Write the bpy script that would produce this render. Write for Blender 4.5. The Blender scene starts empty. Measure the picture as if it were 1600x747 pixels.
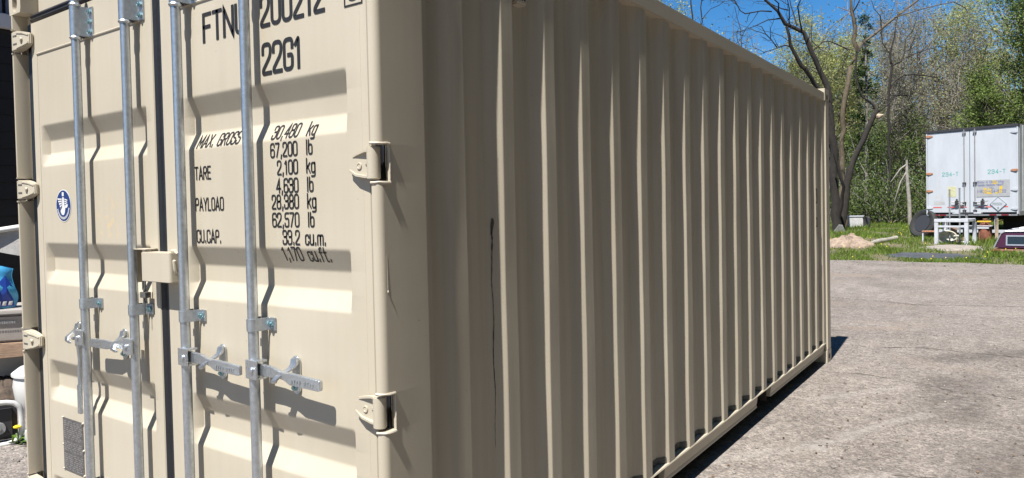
import bpy, bmesh, math, random
import numpy as np
from mathutils import Vector, Matrix

S = bpy.context.scene
C = S.collection

# ------------------------------------------------------------------ camera
cam_d = bpy.data.cameras.new('camera'); cam = bpy.data.objects.new('camera', cam_d); C.objects.link(cam)
cam_d.sensor_width = 36.0; cam_d.lens = 25.14
cam_d.shift_x = 0.0049; cam_d.shift_y = -0.01356
cam_d.clip_start = 0.05; cam_d.clip_end = 4000
_r = Vector((0.815802, 0.577952, -0.020928)); _u = Vector((0.003650, 0.031042, 0.999511)); _f = Vector((-0.578320, 0.815480, -0.023214))
cam.matrix_world = Matrix(((_r.x, _u.x, -_f.x, 1.4611), (_r.y, _u.y, -_f.y, -1.4384), (_r.z, _u.z, -_f.z, 1.5463), (0, 0, 0, 1)))
S.camera = cam

# ------------------------------------------------------------------ sky, sun, exposure
SUNV = Vector((0.0278, -0.466, 0.884)).normalized()
W = bpy.data.worlds.new('World'); S.world = W; W.use_nodes = True
wn = W.node_tree; wn.nodes.clear()
_o = wn.nodes.new('ShaderNodeOutputWorld'); _b = wn.nodes.new('ShaderNodeBackground'); _s = wn.nodes.new('ShaderNodeTexSky')
_s.sky_type = 'NISHITA'; _s.sun_disc = False
_s.sun_elevation = math.asin(SUNV.z); _s.sun_rotation = math.atan2(SUNV.x, SUNV.y)
_s.altitude = 300; _s.air_density = 1.0; _s.dust_density = 0.0; _s.ozone_density = 6.0
_b.inputs['Strength'].default_value = 0.066
_h = wn.nodes.new('ShaderNodeHueSaturation'); _h.inputs['Saturation'].default_value = 1.28
wn.links.new(_s.outputs[0], _h.inputs['Color']); wn.links.new(_h.outputs[0], _b.inputs[0]); wn.links.new(_b.outputs[0], _o.inputs[0])
sl = bpy.data.lights.new('sun', 'SUN'); sl.energy = 5.0; sl.angle = math.radians(0.53); sl.color = (1.0, 0.965, 0.90)
so = bpy.data.objects.new('sun', sl); C.objects.link(so); so.rotation_euler = SUNV.to_track_quat('Z', 'Y').to_euler(); so.location = (2, -10, 20)
S.view_settings.view_transform = 'Standard'; S.view_settings.look = 'None'
S.view_settings.exposure = 1.04; S.view_settings.gamma = 1.0; S.view_settings.use_curve_mapping = False
S.render.engine = 'CYCLES'
S.render.resolution_x = 1024; S.render.resolution_y = 478

# ------------------------------------------------------------------ material helpers
def mat(name, col, rough=0.6, metal=0.0, var=0.0, vscale=4.0, bump=0.0, bscale=60.0, spec=0.5, col2=None, stretch=None, coat=0.0):
    m = bpy.data.materials.new(name); m.use_nodes = True
    nt = m.node_tree; b = nt.nodes['Principled BSDF']
    b.inputs['Base Color'].default_value = (*col, 1); b.inputs['Roughness'].default_value = rough
    b.inputs['Metallic'].default_value = metal; b.inputs['Specular IOR Level'].default_value = spec
    b.inputs['Coat Weight'].default_value = coat
    geo = nt.nodes.new('ShaderNodeNewGeometry'); vec = geo.outputs['Position']
    if stretch:
        mp = nt.nodes.new('ShaderNodeMapping'); mp.inputs['Scale'].default_value = stretch
        nt.links.new(vec, mp.inputs[0]); vec = mp.outputs[0]
    if var > 0 or col2:
        n = nt.nodes.new('ShaderNodeTexNoise'); n.inputs['Scale'].default_value = vscale; n.inputs['Detail'].default_value = 5
        n.inputs['Roughness'].default_value = 0.65
        nt.links.new(vec, n.inputs['Vector'])
        rp = nt.nodes.new('ShaderNodeValToRGB')
        a = tuple(max(0, c * (1 - var)) for c in col); z = col2 if col2 else tuple(min(1, c * (1 + var)) for c in col)
        rp.color_ramp.elements[0].position = 0.32; rp.color_ramp.elements[1].position = 0.68
        rp.color_ramp.elements[0].color = (*a, 1); rp.color_ramp.elements[1].color = (*z, 1)
        nt.links.new(n.outputs['Fac'], rp.inputs[0]); nt.links.new(rp.outputs[0], b.inputs['Base Color'])
    if bump > 0:
        n2 = nt.nodes.new('ShaderNodeTexNoise'); n2.inputs['Scale'].default_value = bscale; n2.inputs['Detail'].default_value = 3
        nt.links.new(vec, n2.inputs['Vector'])
        bp = nt.nodes.new('ShaderNodeBump'); bp.inputs['Strength'].default_value = bump; bp.inputs['Distance'].default_value = 0.01
        nt.links.new(n2.outputs['Fac'], bp.inputs['Height']); nt.links.new(bp.outputs[0], b.inputs['Normal'])
    return m

def leaf_mat(name, c1, c2, trans=0.35):
    m = bpy.data.materials.new(name); m.use_nodes = True; nt = m.node_tree; nt.nodes.clear()
    o = nt.nodes.new('ShaderNodeOutputMaterial'); d = nt.nodes.new('ShaderNodeBsdfDiffuse'); t = nt.nodes.new('ShaderNodeBsdfTranslucent')
    mx = nt.nodes.new('ShaderNodeMixShader'); mx.inputs[0].default_value = trans
    g = nt.nodes.new('ShaderNodeNewGeometry'); rp = nt.nodes.new('ShaderNodeValToRGB')
    rp.color_ramp.elements[0].color = (*c1, 1); rp.color_ramp.elements[1].color = (*c2, 1)
    nt.links.new(g.outputs['Random Per Island'], rp.inputs[0])
    nt.links.new(rp.outputs[0], d.inputs[0]); nt.links.new(rp.outputs[0], t.inputs[0])
    nt.links.new(d.outputs[0], mx.inputs[1]); nt.links.new(t.outputs[0], mx.inputs[2]); nt.links.new(mx.outputs[0], o.inputs[0])
    return m

def paint_mat(name, col, rough, stain=False, streak=.965):
    """container paint: dusty beige enamel with faint vertical run-down dirt, chips and orange peel"""
    m = bpy.data.materials.new(name); m.use_nodes = True; nt = m.node_tree; b = nt.nodes['Principled BSDF']; L = nt.links
    N = lambda t: nt.nodes.new(t)
    b.inputs['Roughness'].default_value = rough; b.inputs['Specular IOR Level'].default_value = 0.3
    g = N('ShaderNodeNewGeometry')
    mp = N('ShaderNodeMapping'); mp.inputs['Scale'].default_value = (22, 22, 0.9); L.new(g.outputs['Position'], mp.inputs[0])
    n1 = N('ShaderNodeTexNoise'); n1.inputs['Scale'].default_value = 1.0; n1.inputs['Detail'].default_value = 6; L.new(mp.outputs[0], n1.inputs['Vector'])
    n2 = N('ShaderNodeTexNoise'); n2.inputs['Scale'].default_value = 1.7; n2.inputs['Detail'].default_value = 4; L.new(g.outputs['Position'], n2.inputs['Vector'])
    r1 = N('ShaderNodeValToRGB'); r1.color_ramp.elements[0].position = .3; r1.color_ramp.elements[1].position = .62
    r1.color_ramp.elements[0].color = (*[c * streak for c in col], 1); r1.color_ramp.elements[1].color = (*col, 1); L.new(n1.outputs['Fac'], r1.inputs[0])
    mx = N('ShaderNodeMix'); mx.data_type = 'RGBA'; mx.blend_type = 'MULTIPLY'; mx.inputs['Factor'].default_value = 1
    r2 = N('ShaderNodeValToRGB'); r2.color_ramp.elements[0].position = .3; r2.color_ramp.elements[1].position = .7
    r2.color_ramp.elements[0].color = (.93, .92, .9, 1); r2.color_ramp.elements[1].color = (1, 1, 1, 1); L.new(n2.outputs['Fac'], r2.inputs[0])
    L.new(r1.outputs[0], mx.inputs[6]); L.new(r2.outputs[0], mx.inputs[7])
    out = mx.outputs[2]
    # tiny dark specks (chips)
    v = N('ShaderNodeTexNoise'); v.inputs['Scale'].default_value = 95; v.inputs['Detail'].default_value = 1; L.new(g.outputs['Position'], v.inputs['Vector'])
    rs = N('ShaderNodeValToRGB'); rs.color_ramp.elements[0].position = .80; rs.color_ramp.elements[1].position = .83
    L.new(v.outputs['Fac'], rs.inputs[0])
    m3 = N('ShaderNodeMix'); m3.data_type = 'RGBA'; L.new(rs.outputs[0], m3.inputs['Factor']); L.new(out, m3.inputs[6]); m3.inputs[7].default_value = (*[c * .35 for c in col], 1)
    out = m3.outputs[2]
    if stain:   # faint orange rust streaks on the left leaf beside the lock rods
        s = N('ShaderNodeVectorMath'); s.operation = 'DISTANCE'; s.inputs[1].default_value = (-1.64, .041, 1.53); L.new(g.outputs['Position'], s.inputs[0])
        mr = N('ShaderNodeMapRange'); mr.inputs[1].default_value = .05; mr.inputs[2].default_value = .15; mr.inputs[3].default_value = 1; mr.inputs[4].default_value = 0; L.new(s.outputs['Value'], mr.inputs[0])
        n3 = N('ShaderNodeTexNoise'); n3.inputs['Scale'].default_value = 26; n3.inputs['Detail'].default_value = 4; L.new(g.outputs['Position'], n3.inputs['Vector'])
        r3 = N('ShaderNodeMapRange'); r3.inputs[1].default_value = .5; r3.inputs[2].default_value = .72; r3.inputs[3].default_value = 0; r3.inputs[4].default_value = .55; L.new(n3.outputs['Fac'], r3.inputs[0])
        mm = N('ShaderNodeMath'); mm.operation = 'MULTIPLY'; L.new(mr.outputs[0], mm.inputs[0]); L.new(r3.outputs[0], mm.inputs[1])
        m4 = N('ShaderNodeMix'); m4.data_type = 'RGBA'; L.new(mm.outputs[0], m4.inputs['Factor']); L.new(out, m4.inputs[6]); m4.inputs[7].default_value = (.62, .43, .2, 1)
        out = m4.outputs[2]
    L.new(out, b.inputs['Base Color'])
    nb = N('ShaderNodeTexNoise'); nb.inputs['Scale'].default_value = 160; nb.inputs['Detail'].default_value = 2; L.new(g.outputs['Position'], nb.inputs['Vector'])
    nb2 = N('ShaderNodeTexNoise'); nb2.inputs['Scale'].default_value = 5; nb2.inputs['Detail'].default_value = 2; L.new(g.outputs['Position'], nb2.inputs['Vector'])
    ad = N('ShaderNodeMath'); ad.operation = 'MULTIPLY_ADD'; ad.inputs[1].default_value = 3.0; L.new(nb2.outputs['Fac'], ad.inputs[0]); L.new(nb.outputs['Fac'], ad.inputs[2])
    bp = N('ShaderNodeBump'); bp.inputs['Strength'].default_value = .05; bp.inputs['Distance'].default_value = .004
    L.new(ad.outputs[0], bp.inputs['Height']); L.new(bp.outputs[0], b.inputs['Normal'])
    rr = N('ShaderNodeMapRange'); rr.inputs[3].default_value = rough - .08; rr.inputs[4].default_value = rough + .12; L.new(n2.outputs['Fac'], rr.inputs[0]); L.new(rr.outputs[0], b.inputs['Roughness'])
    return m

BEIGE = (0.46, 0.413, 0.33)
M = {}
M['paint'] = paint_mat('container_paint', BEIGE, .42)
M['paint_side'] = paint_mat('container_side_paint', BEIGE, .46, streak=.86)
M['paint_door'] = paint_mat('container_door_paint', BEIGE, .42, True)
M['weld'] = mat('weld_bead_paint', (.45, .40, .32), .5, bump=.15, bscale=120)
M['galv'] = mat('galvanised_steel', (.50, .535, .575), .40, .9, var=.14, vscale=60, bump=.05, bscale=60)
M['galv_cast'] = mat('galvanised_casting', (.58, .61, .64), .33, .9, var=.08, vscale=90, bump=.3, bscale=140)
M['zinc'] = mat('blue_zinc_bolt', (.30, .47, .52), .28, .9, var=.2, vscale=200)
M['rubber'] = mat('black_rubber', (.016, .017, .022), .38, var=.2, vscale=8, bump=.1)
M['black'] = mat('black_lettering_paint', (.014, .014, .016), .55)
M['dark'] = mat('dark_void_steel', (.03, .03, .03), .8)
M['darkgrey'] = mat('dark_grey_matte', (.075, .075, .068), .75, var=.25, vscale=40, bump=.3)
M['plate'] = mat('etched_data_plate', (.13, .125, .125), .5, .4, var=.5, vscale=1.0, stretch=(40, 40, 260))
M['navy'] = mat('navy_print', (.02, .045, .16), .4)
M['white_print'] = mat('white_print', (.62, .62, .62), .45)
M['under'] = mat('rusty_underside', (.07, .055, .045), .85, var=.4, vscale=9)

# ------------------------------------------------------------------ mesh helpers
class MB:
    def __init__(s): s.v = []; s.f = []
    def add(s, vs, fs):
        o = len(s.v); s.v += [tuple(map(float, v)) for v in vs]; s.f += [tuple(i + o for i in f) for f in fs]; return s
    def box(s, x0, x1, y0, y1, z0, z1):
        return s.add([(x0, y0, z0), (x1, y0, z0), (x1, y1, z0), (x0, y1, z0), (x0, y0, z1), (x1, y0, z1), (x1, y1, z1), (x0, y1, z1)],
                     [(0, 3, 2, 1), (4, 5, 6, 7), (0, 1, 5, 4), (1, 2, 6, 5), (2, 3, 7, 6), (3, 0, 4, 7)])
    def obox(s, c, ax, ay, az):
        c, ax, ay, az = map(Vector, (c, ax, ay, az)); vs = []
        for k in (-1, 1):
            for i, j in ((-1, -1), (1, -1), (1, 1), (-1, 1)): vs.append(c + ax * i + ay * j + az * k)
        return s.add(vs, [(0, 3, 2, 1), (4, 5, 6, 7), (0, 1, 5, 4), (1, 2, 6, 5), (2, 3, 7, 6), (3, 0, 4, 7)])
    def prism(s, poly, fn, a, b):
        """poly: 2-D points; fn(p, q, t) -> xyz; extruded from t=a to t=b"""
        n = len(poly); vs = [fn(p, q, a) for p, q in poly] + [fn(p, q, b) for p, q in poly]
        return s.add(vs, [tuple(range(n))[::-1], tuple(range(n, 2 * n))] + [(i, (i + 1) % n, n + (i + 1) % n, n + i) for i in range(n)])
    def tube(s, pts, rad, n=8, cap=True, flat=None):
        pts = [Vector(p) for p in pts]
        if not hasattr(rad, '__len__'): rad = [rad] * len(pts)
        up = Vector((.13, .21, 1)); vs = []; m = len(pts)
        for i, p in enumerate(pts):
            t = (pts[min(i + 1, m - 1)] - pts[max(i - 1, 0)]).normalized()
            u = t.cross(up)
            if u.length < 1e-3: u = t.cross(Vector((1, .1, 0)))
            u.normalize(); w = t.cross(u)
            for k in range(n):
                a = 2 * math.pi * k / n
                vs.append(p + (u * math.cos(a) + w * math.sin(a) * (flat or 1)) * rad[i])
        fs = [(i * n + k, i * n + (k + 1) % n, (i + 1) * n + (k + 1) % n, (i + 1) * n + k) for i in range(m - 1) for k in range(n)]
        if cap: fs += [tuple(range(n))[::-1], tuple(range((m - 1) * n, m * n))]
        return s.add(vs, fs)
    def cyl(s, p0, p1, r, n=12, r1=None): return s.tube([p0, p1], [r, r if r1 is None else r1], n)
    def lathe(s, prof, c=(0, 0, 0), n=20):
        vs = []; c = Vector(c)
        for r, z in prof:
            for k in range(n):
                a = 2 * math.pi * k / n; vs.append((c.x + r * math.cos(a), c.y + r * math.sin(a), c.z + z))
        m = len(prof)
        fs = [(i * n + k, i * n + (k + 1) % n, (i + 1) * n + (k + 1) % n, (i + 1) * n + k) for i in range(m - 1) for k in range(n)]
        fs += [tuple(range(n))[::-1], tuple(range((m - 1) * n, m * n))]
        return s.add(vs, fs)
    def sweep(s, secs):
        """secs: list of 4-point sections (closed solid)"""
        vs = [p for q in secs for p in q]; m = len(secs)
        fs = [(i * 4 + k, i * 4 + (k + 1) % 4, i * 4 + 4 + (k + 1) % 4, i * 4 + 4 + k) for i in range(m - 1) for k in range(4)]
        return s.add(vs, fs + [(3, 2, 1, 0), tuple(range(4 * m - 4, 4 * m))])
    def build(s, name, m, parent=None, bevel=0, seg=2, smooth=False, local=False, ang=35):
        me = bpy.data.meshes.new(name); me.from_pydata(s.v, [], s.f); me.validate()
        bm = bmesh.new(); bm.from_mesh(me); bmesh.ops.recalc_face_normals(bm, faces=bm.faces)
        if bevel:
            es = [e for e in bm.edges if len(e.link_faces) == 2 and e.calc_face_angle(0) > math.radians(ang)]
            bmesh.ops.bevel(bm, geom=es, offset=bevel, segments=seg, affect='EDGES', clamp_overlap=True)
        bm.to_mesh(me); bm.free()
        if smooth or bevel:
            me.polygons.foreach_set('use_smooth', [True] * len(me.polygons))
            try: me.set_sharp_from_angle(angle=math.radians(40))
            except Exception: pass
        me.materials.append(m)
        o = bpy.data.objects.new(name, me); C.objects.link(o)
        if parent is not None:
            o.parent = parent
            if not local: o.matrix_parent_inverse = pmat(parent).inverted()
        return o

def pmat(o):
    m = o.matrix_basis.copy()
    if o.parent is not None: m = pmat(o.parent) @ o.matrix_parent_inverse @ m
    return m
def empty(name, loc, label, cat, group=None, rz=0):
    o = bpy.data.objects.new(name, None); C.objects.link(o); o.location = loc; o.rotation_euler = (0, 0, rz); o.empty_display_size = .2
    return tag(o, label, cat, group)
def tag(o, label=None, cat=None, group=None, kind=None):
    if label: o['label'] = label
    if cat: o['category'] = cat
    if group: o['group'] = group
    if kind: o['kind'] = kind
    return o
def copy_tree(o, parent=None):
    c = o.copy(); C.objects.link(c)
    if parent is not None: c.parent = parent
    for ch in [x for x in bpy.data.objects if x.parent == o]: copy_tree(ch, c)
    return c
def fast_mesh(name, V, F, m, smooth=False):
    """V (n,3) array, F (k,3 or 4) array"""
    V = np.asarray(V, np.float32); F = np.asarray(F, np.int32); k = F.shape[1]
    me = bpy.data.meshes.new(name); me.vertices.add(len(V)); me.vertices.foreach_set('co', V.ravel())
    me.loops.add(F.size); me.loops.foreach_set('vertex_index', F.ravel())
    me.polygons.add(len(F)); me.polygons.foreach_set('loop_start', np.arange(0, F.size, k, dtype=np.int32)); me.polygons.foreach_set('loop_total', np.full(len(F), k, np.int32))
    if smooth: me.polygons.foreach_set('use_smooth', np.ones(len(F), bool))
    me.update(calc_edges=True); me.materials.append(m)
    o = bpy.data.objects.new(name, me); C.objects.link(o); return o

# ------------------------------------------------------------------ stroke lettering (condensed block capitals)
def _fil(pts, r, closed=False, n=5):
    P = [Vector((x, y)) for x, y in pts]; m = len(P); out = []
    for i, p in enumerate(P):
        if not closed and i in (0, m - 1): out.append(p); continue
        a = P[(i - 1) % m]; b = P[(i + 1) % m]
        da = (a - p); db = (b - p); la = min(r, da.length * .5); lb = min(r, db.length * .5); l = min(la, lb)
        if da.normalized().dot(db.normalized()) < -.99: out.append(p); continue
        s = p + da.normalized() * l; e = p + db.normalized() * l
        for k in range(n + 1):
            t = k / n; out.append((s * (1 - t) + p * t) * (1 - t) + (p * (1 - t) + e * t) * t)
    if closed: out.append(out[0].copy())
    return out
w_ = .42
GL = {
 '0': (w_, [('c', [(0, 0), (w_, 0), (w_, 1), (0, 1)], .2)]),
 '1': (.26, [('o', [(.0, .78), (.16, .98), (.16, 0)], .05)]),
 '2': (w_, [('o', [(0, .7), (0, 1), (w_, 1), (w_, .6), (.0, .12), (0, 0), (w_, 0)], .18)]),
 '3': (w_, [('o', [(0, .74), (0, 1), (w_, 1), (w_, .54), (.13, .54)], .18), ('o', [(.13, .54), (w_, .54), (w_, 0), (0, 0), (0, .26)], .18)]),
 '4': (w_, [('o', [(.32, 0), (.32, 1), (0, .3), (.46, .3)], .0)]),
 '5': (w_, [('o', [(w_, 1), (0.02, 1), (.0, .56), (w_, .62), (w_, 0), (0, 0), (0, .24)], .16)]),
 '6': (w_, [('c', [(0, 0), (w_, 0), (w_, .56), (0, .56)], .18), ('o', [(0, .35), (0, 1), (w_, 1), (w_, .76)], .2)]),
 '7': (w_, [('o', [(0, 1), (w_, 1), (.12, 0)], .03)]),
 '8': (w_, [('c', [(0, 0), (w_, 0), (w_, .53), (0, .53)], .18), ('c', [(.02, .53), (.4, .53), (.4, 1), (.02, 1)], .17)]),
 'F': (.38, [('o', [(0, 0), (0, 1), (.38, 1)], 0), ('o', [(0, .53), (.32, .53)], 0)]),
 'T': (.42, [('o', [(.21, 0), (.21, 1)], 0), ('o', [(0, 1), (.42, 1)], 0)]),
 'N': (.46, [('o', [(0, 0), (0, 1), (.46, 0), (.46, 1)], 0)]),
 'U': (w_, [('o', [(0, 1), (0, 0), (w_, 0), (w_, 1)], .2)]),
 'G': (w_, [('o', [(w_, .72), (w_, 1), (0, 1), (0, 0), (w_, 0), (w_, .47), (.22, .47)], .18)]),
 'M': (.56, [('o', [(0, 0), (0, 1), (.28, .25), (.56, 1), (.56, 0)], 0)]),
 'A': (.48, [('o', [(0, 0), (.24, 1), (.48, 0)], 0), ('o', [(.08, .3), (.4, .3)], 0)]),
 'X': (.46, [('o', [(0, 0), (.46, 1)], 0), ('o', [(0, 1), (.46, 0)], 0)]),
 'R': (.44, [('o', [(0, 0), (0, 1), (.42, 1), (.42, .5), (0, .5)], .18), ('o', [(.2, .5), (.44, 0)], 0)]),
 'O': (w_, [('c', [(0, 0), (w_, 0), (w_, 1), (0, 1)], .2)]),
 'S': (w_, [('o', [(w_, .76), (w_, 1), (0, 1), (0, .55), (w_, .47), (w_, 0), (0, 0), (0, .24)], .18)]),
 'E': (.38, [('o', [(.38, 0), (0, 0), (0, 1), (.38, 1)], 0), ('o', [(0, .52), (.32, .52)], 0)]),
 'P': (.42, [('o', [(0, 0), (0, 1), (.42, 1), (.42, .47), (0, .47)], .18)]),
 'Y': (.46, [('o', [(0, 1), (.23, .48), (.46, 1)], 0), ('o', [(.23, .48), (.23, 0)], 0)]),
 'L': (.36, [('o', [(0, 1), (0, 0), (.36, 0)], 0)]),
 'D': (.43, [('c', [(0, 0), (.43, 0), (.43, 1), (0, 1)], .16)]),
 'C': (w_, [('o', [(w_, .72), (w_, 1), (0, 1), (0, 0), (w_, 0), (w_, .28)], .2)]),
 'H': (.42, [('o', [(0, 0), (0, 1)], 0), ('o', [(.42, 0), (.42, 1)], 0), ('o', [(0, .5), (.42, .5)], 0)]),
 'I': (.1, [('o', [(.05, 0), (.05, 1)], 0)]),
 'K': (.44, [('o', [(0, 0), (0, 1)], 0), ('o', [(.44, 1), (0, .42)], 0), ('o', [(.14, .6), (.44, 0)], 0)]),
 'W': (.62, [('o', [(0, 1), (.15, 0), (.31, .8), (.47, 0), (.62, 1)], 0)]),
 'k': (.36, [('o', [(0, 0), (0, 1)], 0), ('o', [(.34, .68), (0, .28)], 0), ('o', [(.12, .42), (.36, 0)], 0)]),
 'g': (.36, [('c', [(0, 0), (.36, 0), (.36, .68), (0, .68)], .16), ('o', [(.36, .68), (.36, -.28), (0, -.28)], .15)]),
 'l': (.1, [('o', [(.05, 0), (.05, 1)], 0)]),
 'b': (.36, [('c', [(0, 0), (.36, 0), (.36, .68), (0, .68)], .16), ('o', [(0, .3), (0, 1)], 0)]),
 'c': (.34, [('o', [(.34, .5), (.34, .68), (0, .68), (0, 0), (.34, 0), (.34, .2)], .15)]),
 'u': (.36, [('o', [(0, .7), (0, 0), (.36, 0), (.36, .7)], .16), ('o', [(.36, .3), (.36, 0)], 0)]),
 'm': (.58, [('o', [(0, 0), (0, .68), (.29, .68), (.29, 0)], .12), ('o', [(.29, .3), (.29, .68), (.58, .68), (.58, 0)], .12)]),
 'f': (.28, [('o', [(.1, 0), (.1, 1), (.3, 1)], .14), ('o', [(0, .66), (.26, .66)], 0)]),
 't': (.28, [('o', [(.1, 1), (.1, 0), (.28, 0)], .12), ('o', [(0, .66), (.26, .66)], 0)]),
 'n': (.36, [('o', [(0, 0), (0, .68), (.36, .68), (.36, 0)], .15)]),
 'o': (.36, [('c', [(0, 0), (.36, 0), (.36, .68), (0, .68)], .16)]),
 'w': (.5, [('o', [(0, .68), (.12, 0), (.25, .5), (.38, 0), (.5, .68)], 0)]),
 'h': (.36, [('o', [(0, 0), (0, 1)], 0), ('o', [(0, .5), (.02, .68), (.36, .68), (.36, 0)], .15)]),
 'i': (.1, [('o', [(.05, 0), (.05, .66)], 0), ('o', [(.05, .85), (.05, .97)], 0)]),
 'd': (.36, [('c', [(0, 0), (.36, 0), (.36, .68), (0, .68)], .16), ('o', [(.36, .3), (.36, 1)], 0)]),
 'e': (.36, [('o', [(0, .36), (.36, .36), (.36, .68), (0, .68), (0, 0), (.34, 0)], .15)]),
 's': (.34, [('o', [(.34, .6), (.3, .68), (0, .68), (0, .38), (.34, .3), (.34, 0), (0, 0)], .12)]),
 'a': (.36, [('c', [(0, 0), (.36, 0), (.36, .68), (0, .68)], .16), ('o', [(.36, .4), (.36, 0)], 0)]),
 'p': (.36, [('c', [(0, 0), (.36, 0), (.36, .68), (0, .68)], .16), ('o', [(0, .5), (0, -.28)], 0)]),
 '?': (.38, [('o', [(0, .76), (0, 1), (.38, 1), (.38, .6), (.19, .45), (.19, .26)], .15), ('o', [(.19, 0), (.19, .12)], 0)]),
 '-': (.26, [('o', [(0, .45), (.26, .45)], 0)]),
 '.': (.12, [('o', [(.06, -.02), (.06, .12)], 0)]),
 ',': (.12, [('o', [(.08, .1), (.04, -.14)], 0)]),
}
def text(mb, s, x, z, h, surf, th=.125, gap=.17, step=None, xs=1.0, slant=0.0):
    """flat lettering of height h starting at (x, z), each stroke a ribbon laid onto surf(x, z)"""
    for ch in s:
        if ch == ' ': x += .4 * h * xs; continue
        wd, strokes = GL[ch]
        for typ, pts, r in strokes:
            P = _fil(pts, r, typ == 'c') if r > 0 else [Vector(p) for p in pts]
            Q = []
            for a, b in zip(P[:-1], P[1:]):
                n = max(1, int((b - a).length * h / step)) if step else 1
                Q += [a.lerp(b, k / n) for k in range(n)]
            Q.append(P[-1]); t = th / 2; Lf = []; m = len(Q); closed = typ == 'c'
            for i, q in enumerate(Q):
                if closed: a = Q[i - 1] if i > 0 else Q[m - 2]; b = Q[i + 1] if i < m - 1 else Q[1]
                else: a = Q[max(i - 1, 0)]; b = Q[min(i + 1, m - 1)]
                d1 = (q - a); d2 = (b - q)
                d1 = d1.normalized() if d1.length > 1e-6 else d2.normalized(); d2 = d2.normalized() if d2.length > 1e-6 else d1
                tn = (d1 + d2); tn = tn.normalized() if tn.length > 1e-4 else d1
                nn = Vector((-tn.y, tn.x)); k = t / max(.35, nn.dot(Vector((-d1.y, d1.x))))
                ext = Vector((0, 0))
                if not closed and i == 0: ext = -d2 * t * .9
                if not closed and i == m - 1: ext = d1 * t * .9
                Lf.append((q + nn * k + ext, q - nn * k + ext))
            vs = []
            for a, b in Lf:
                for c in (a, b): vs.append(surf(x + (c.x + slant * c.y) * h * xs, z + c.y * h))
            mb.add(vs, [(2 * i, 2 * i + 1, 2 * i + 3, 2 * i + 2) for i in range(m - 1)])
        x += (wd + gap) * h * xs
    return x
def text_w(s, h, gap=.17, xs=1.0): return sum((.4 if c == ' ' else GL[c][0] + gap) * h * xs for c in s)

# ================================================================== SETTING
def terr(y): return float(np.interp(y, [19.0, 19.3, 21, 24, 27, 32, 60, 200], [-.02, .02, .08, .2, .28, .35, .6, .9]))

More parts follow.
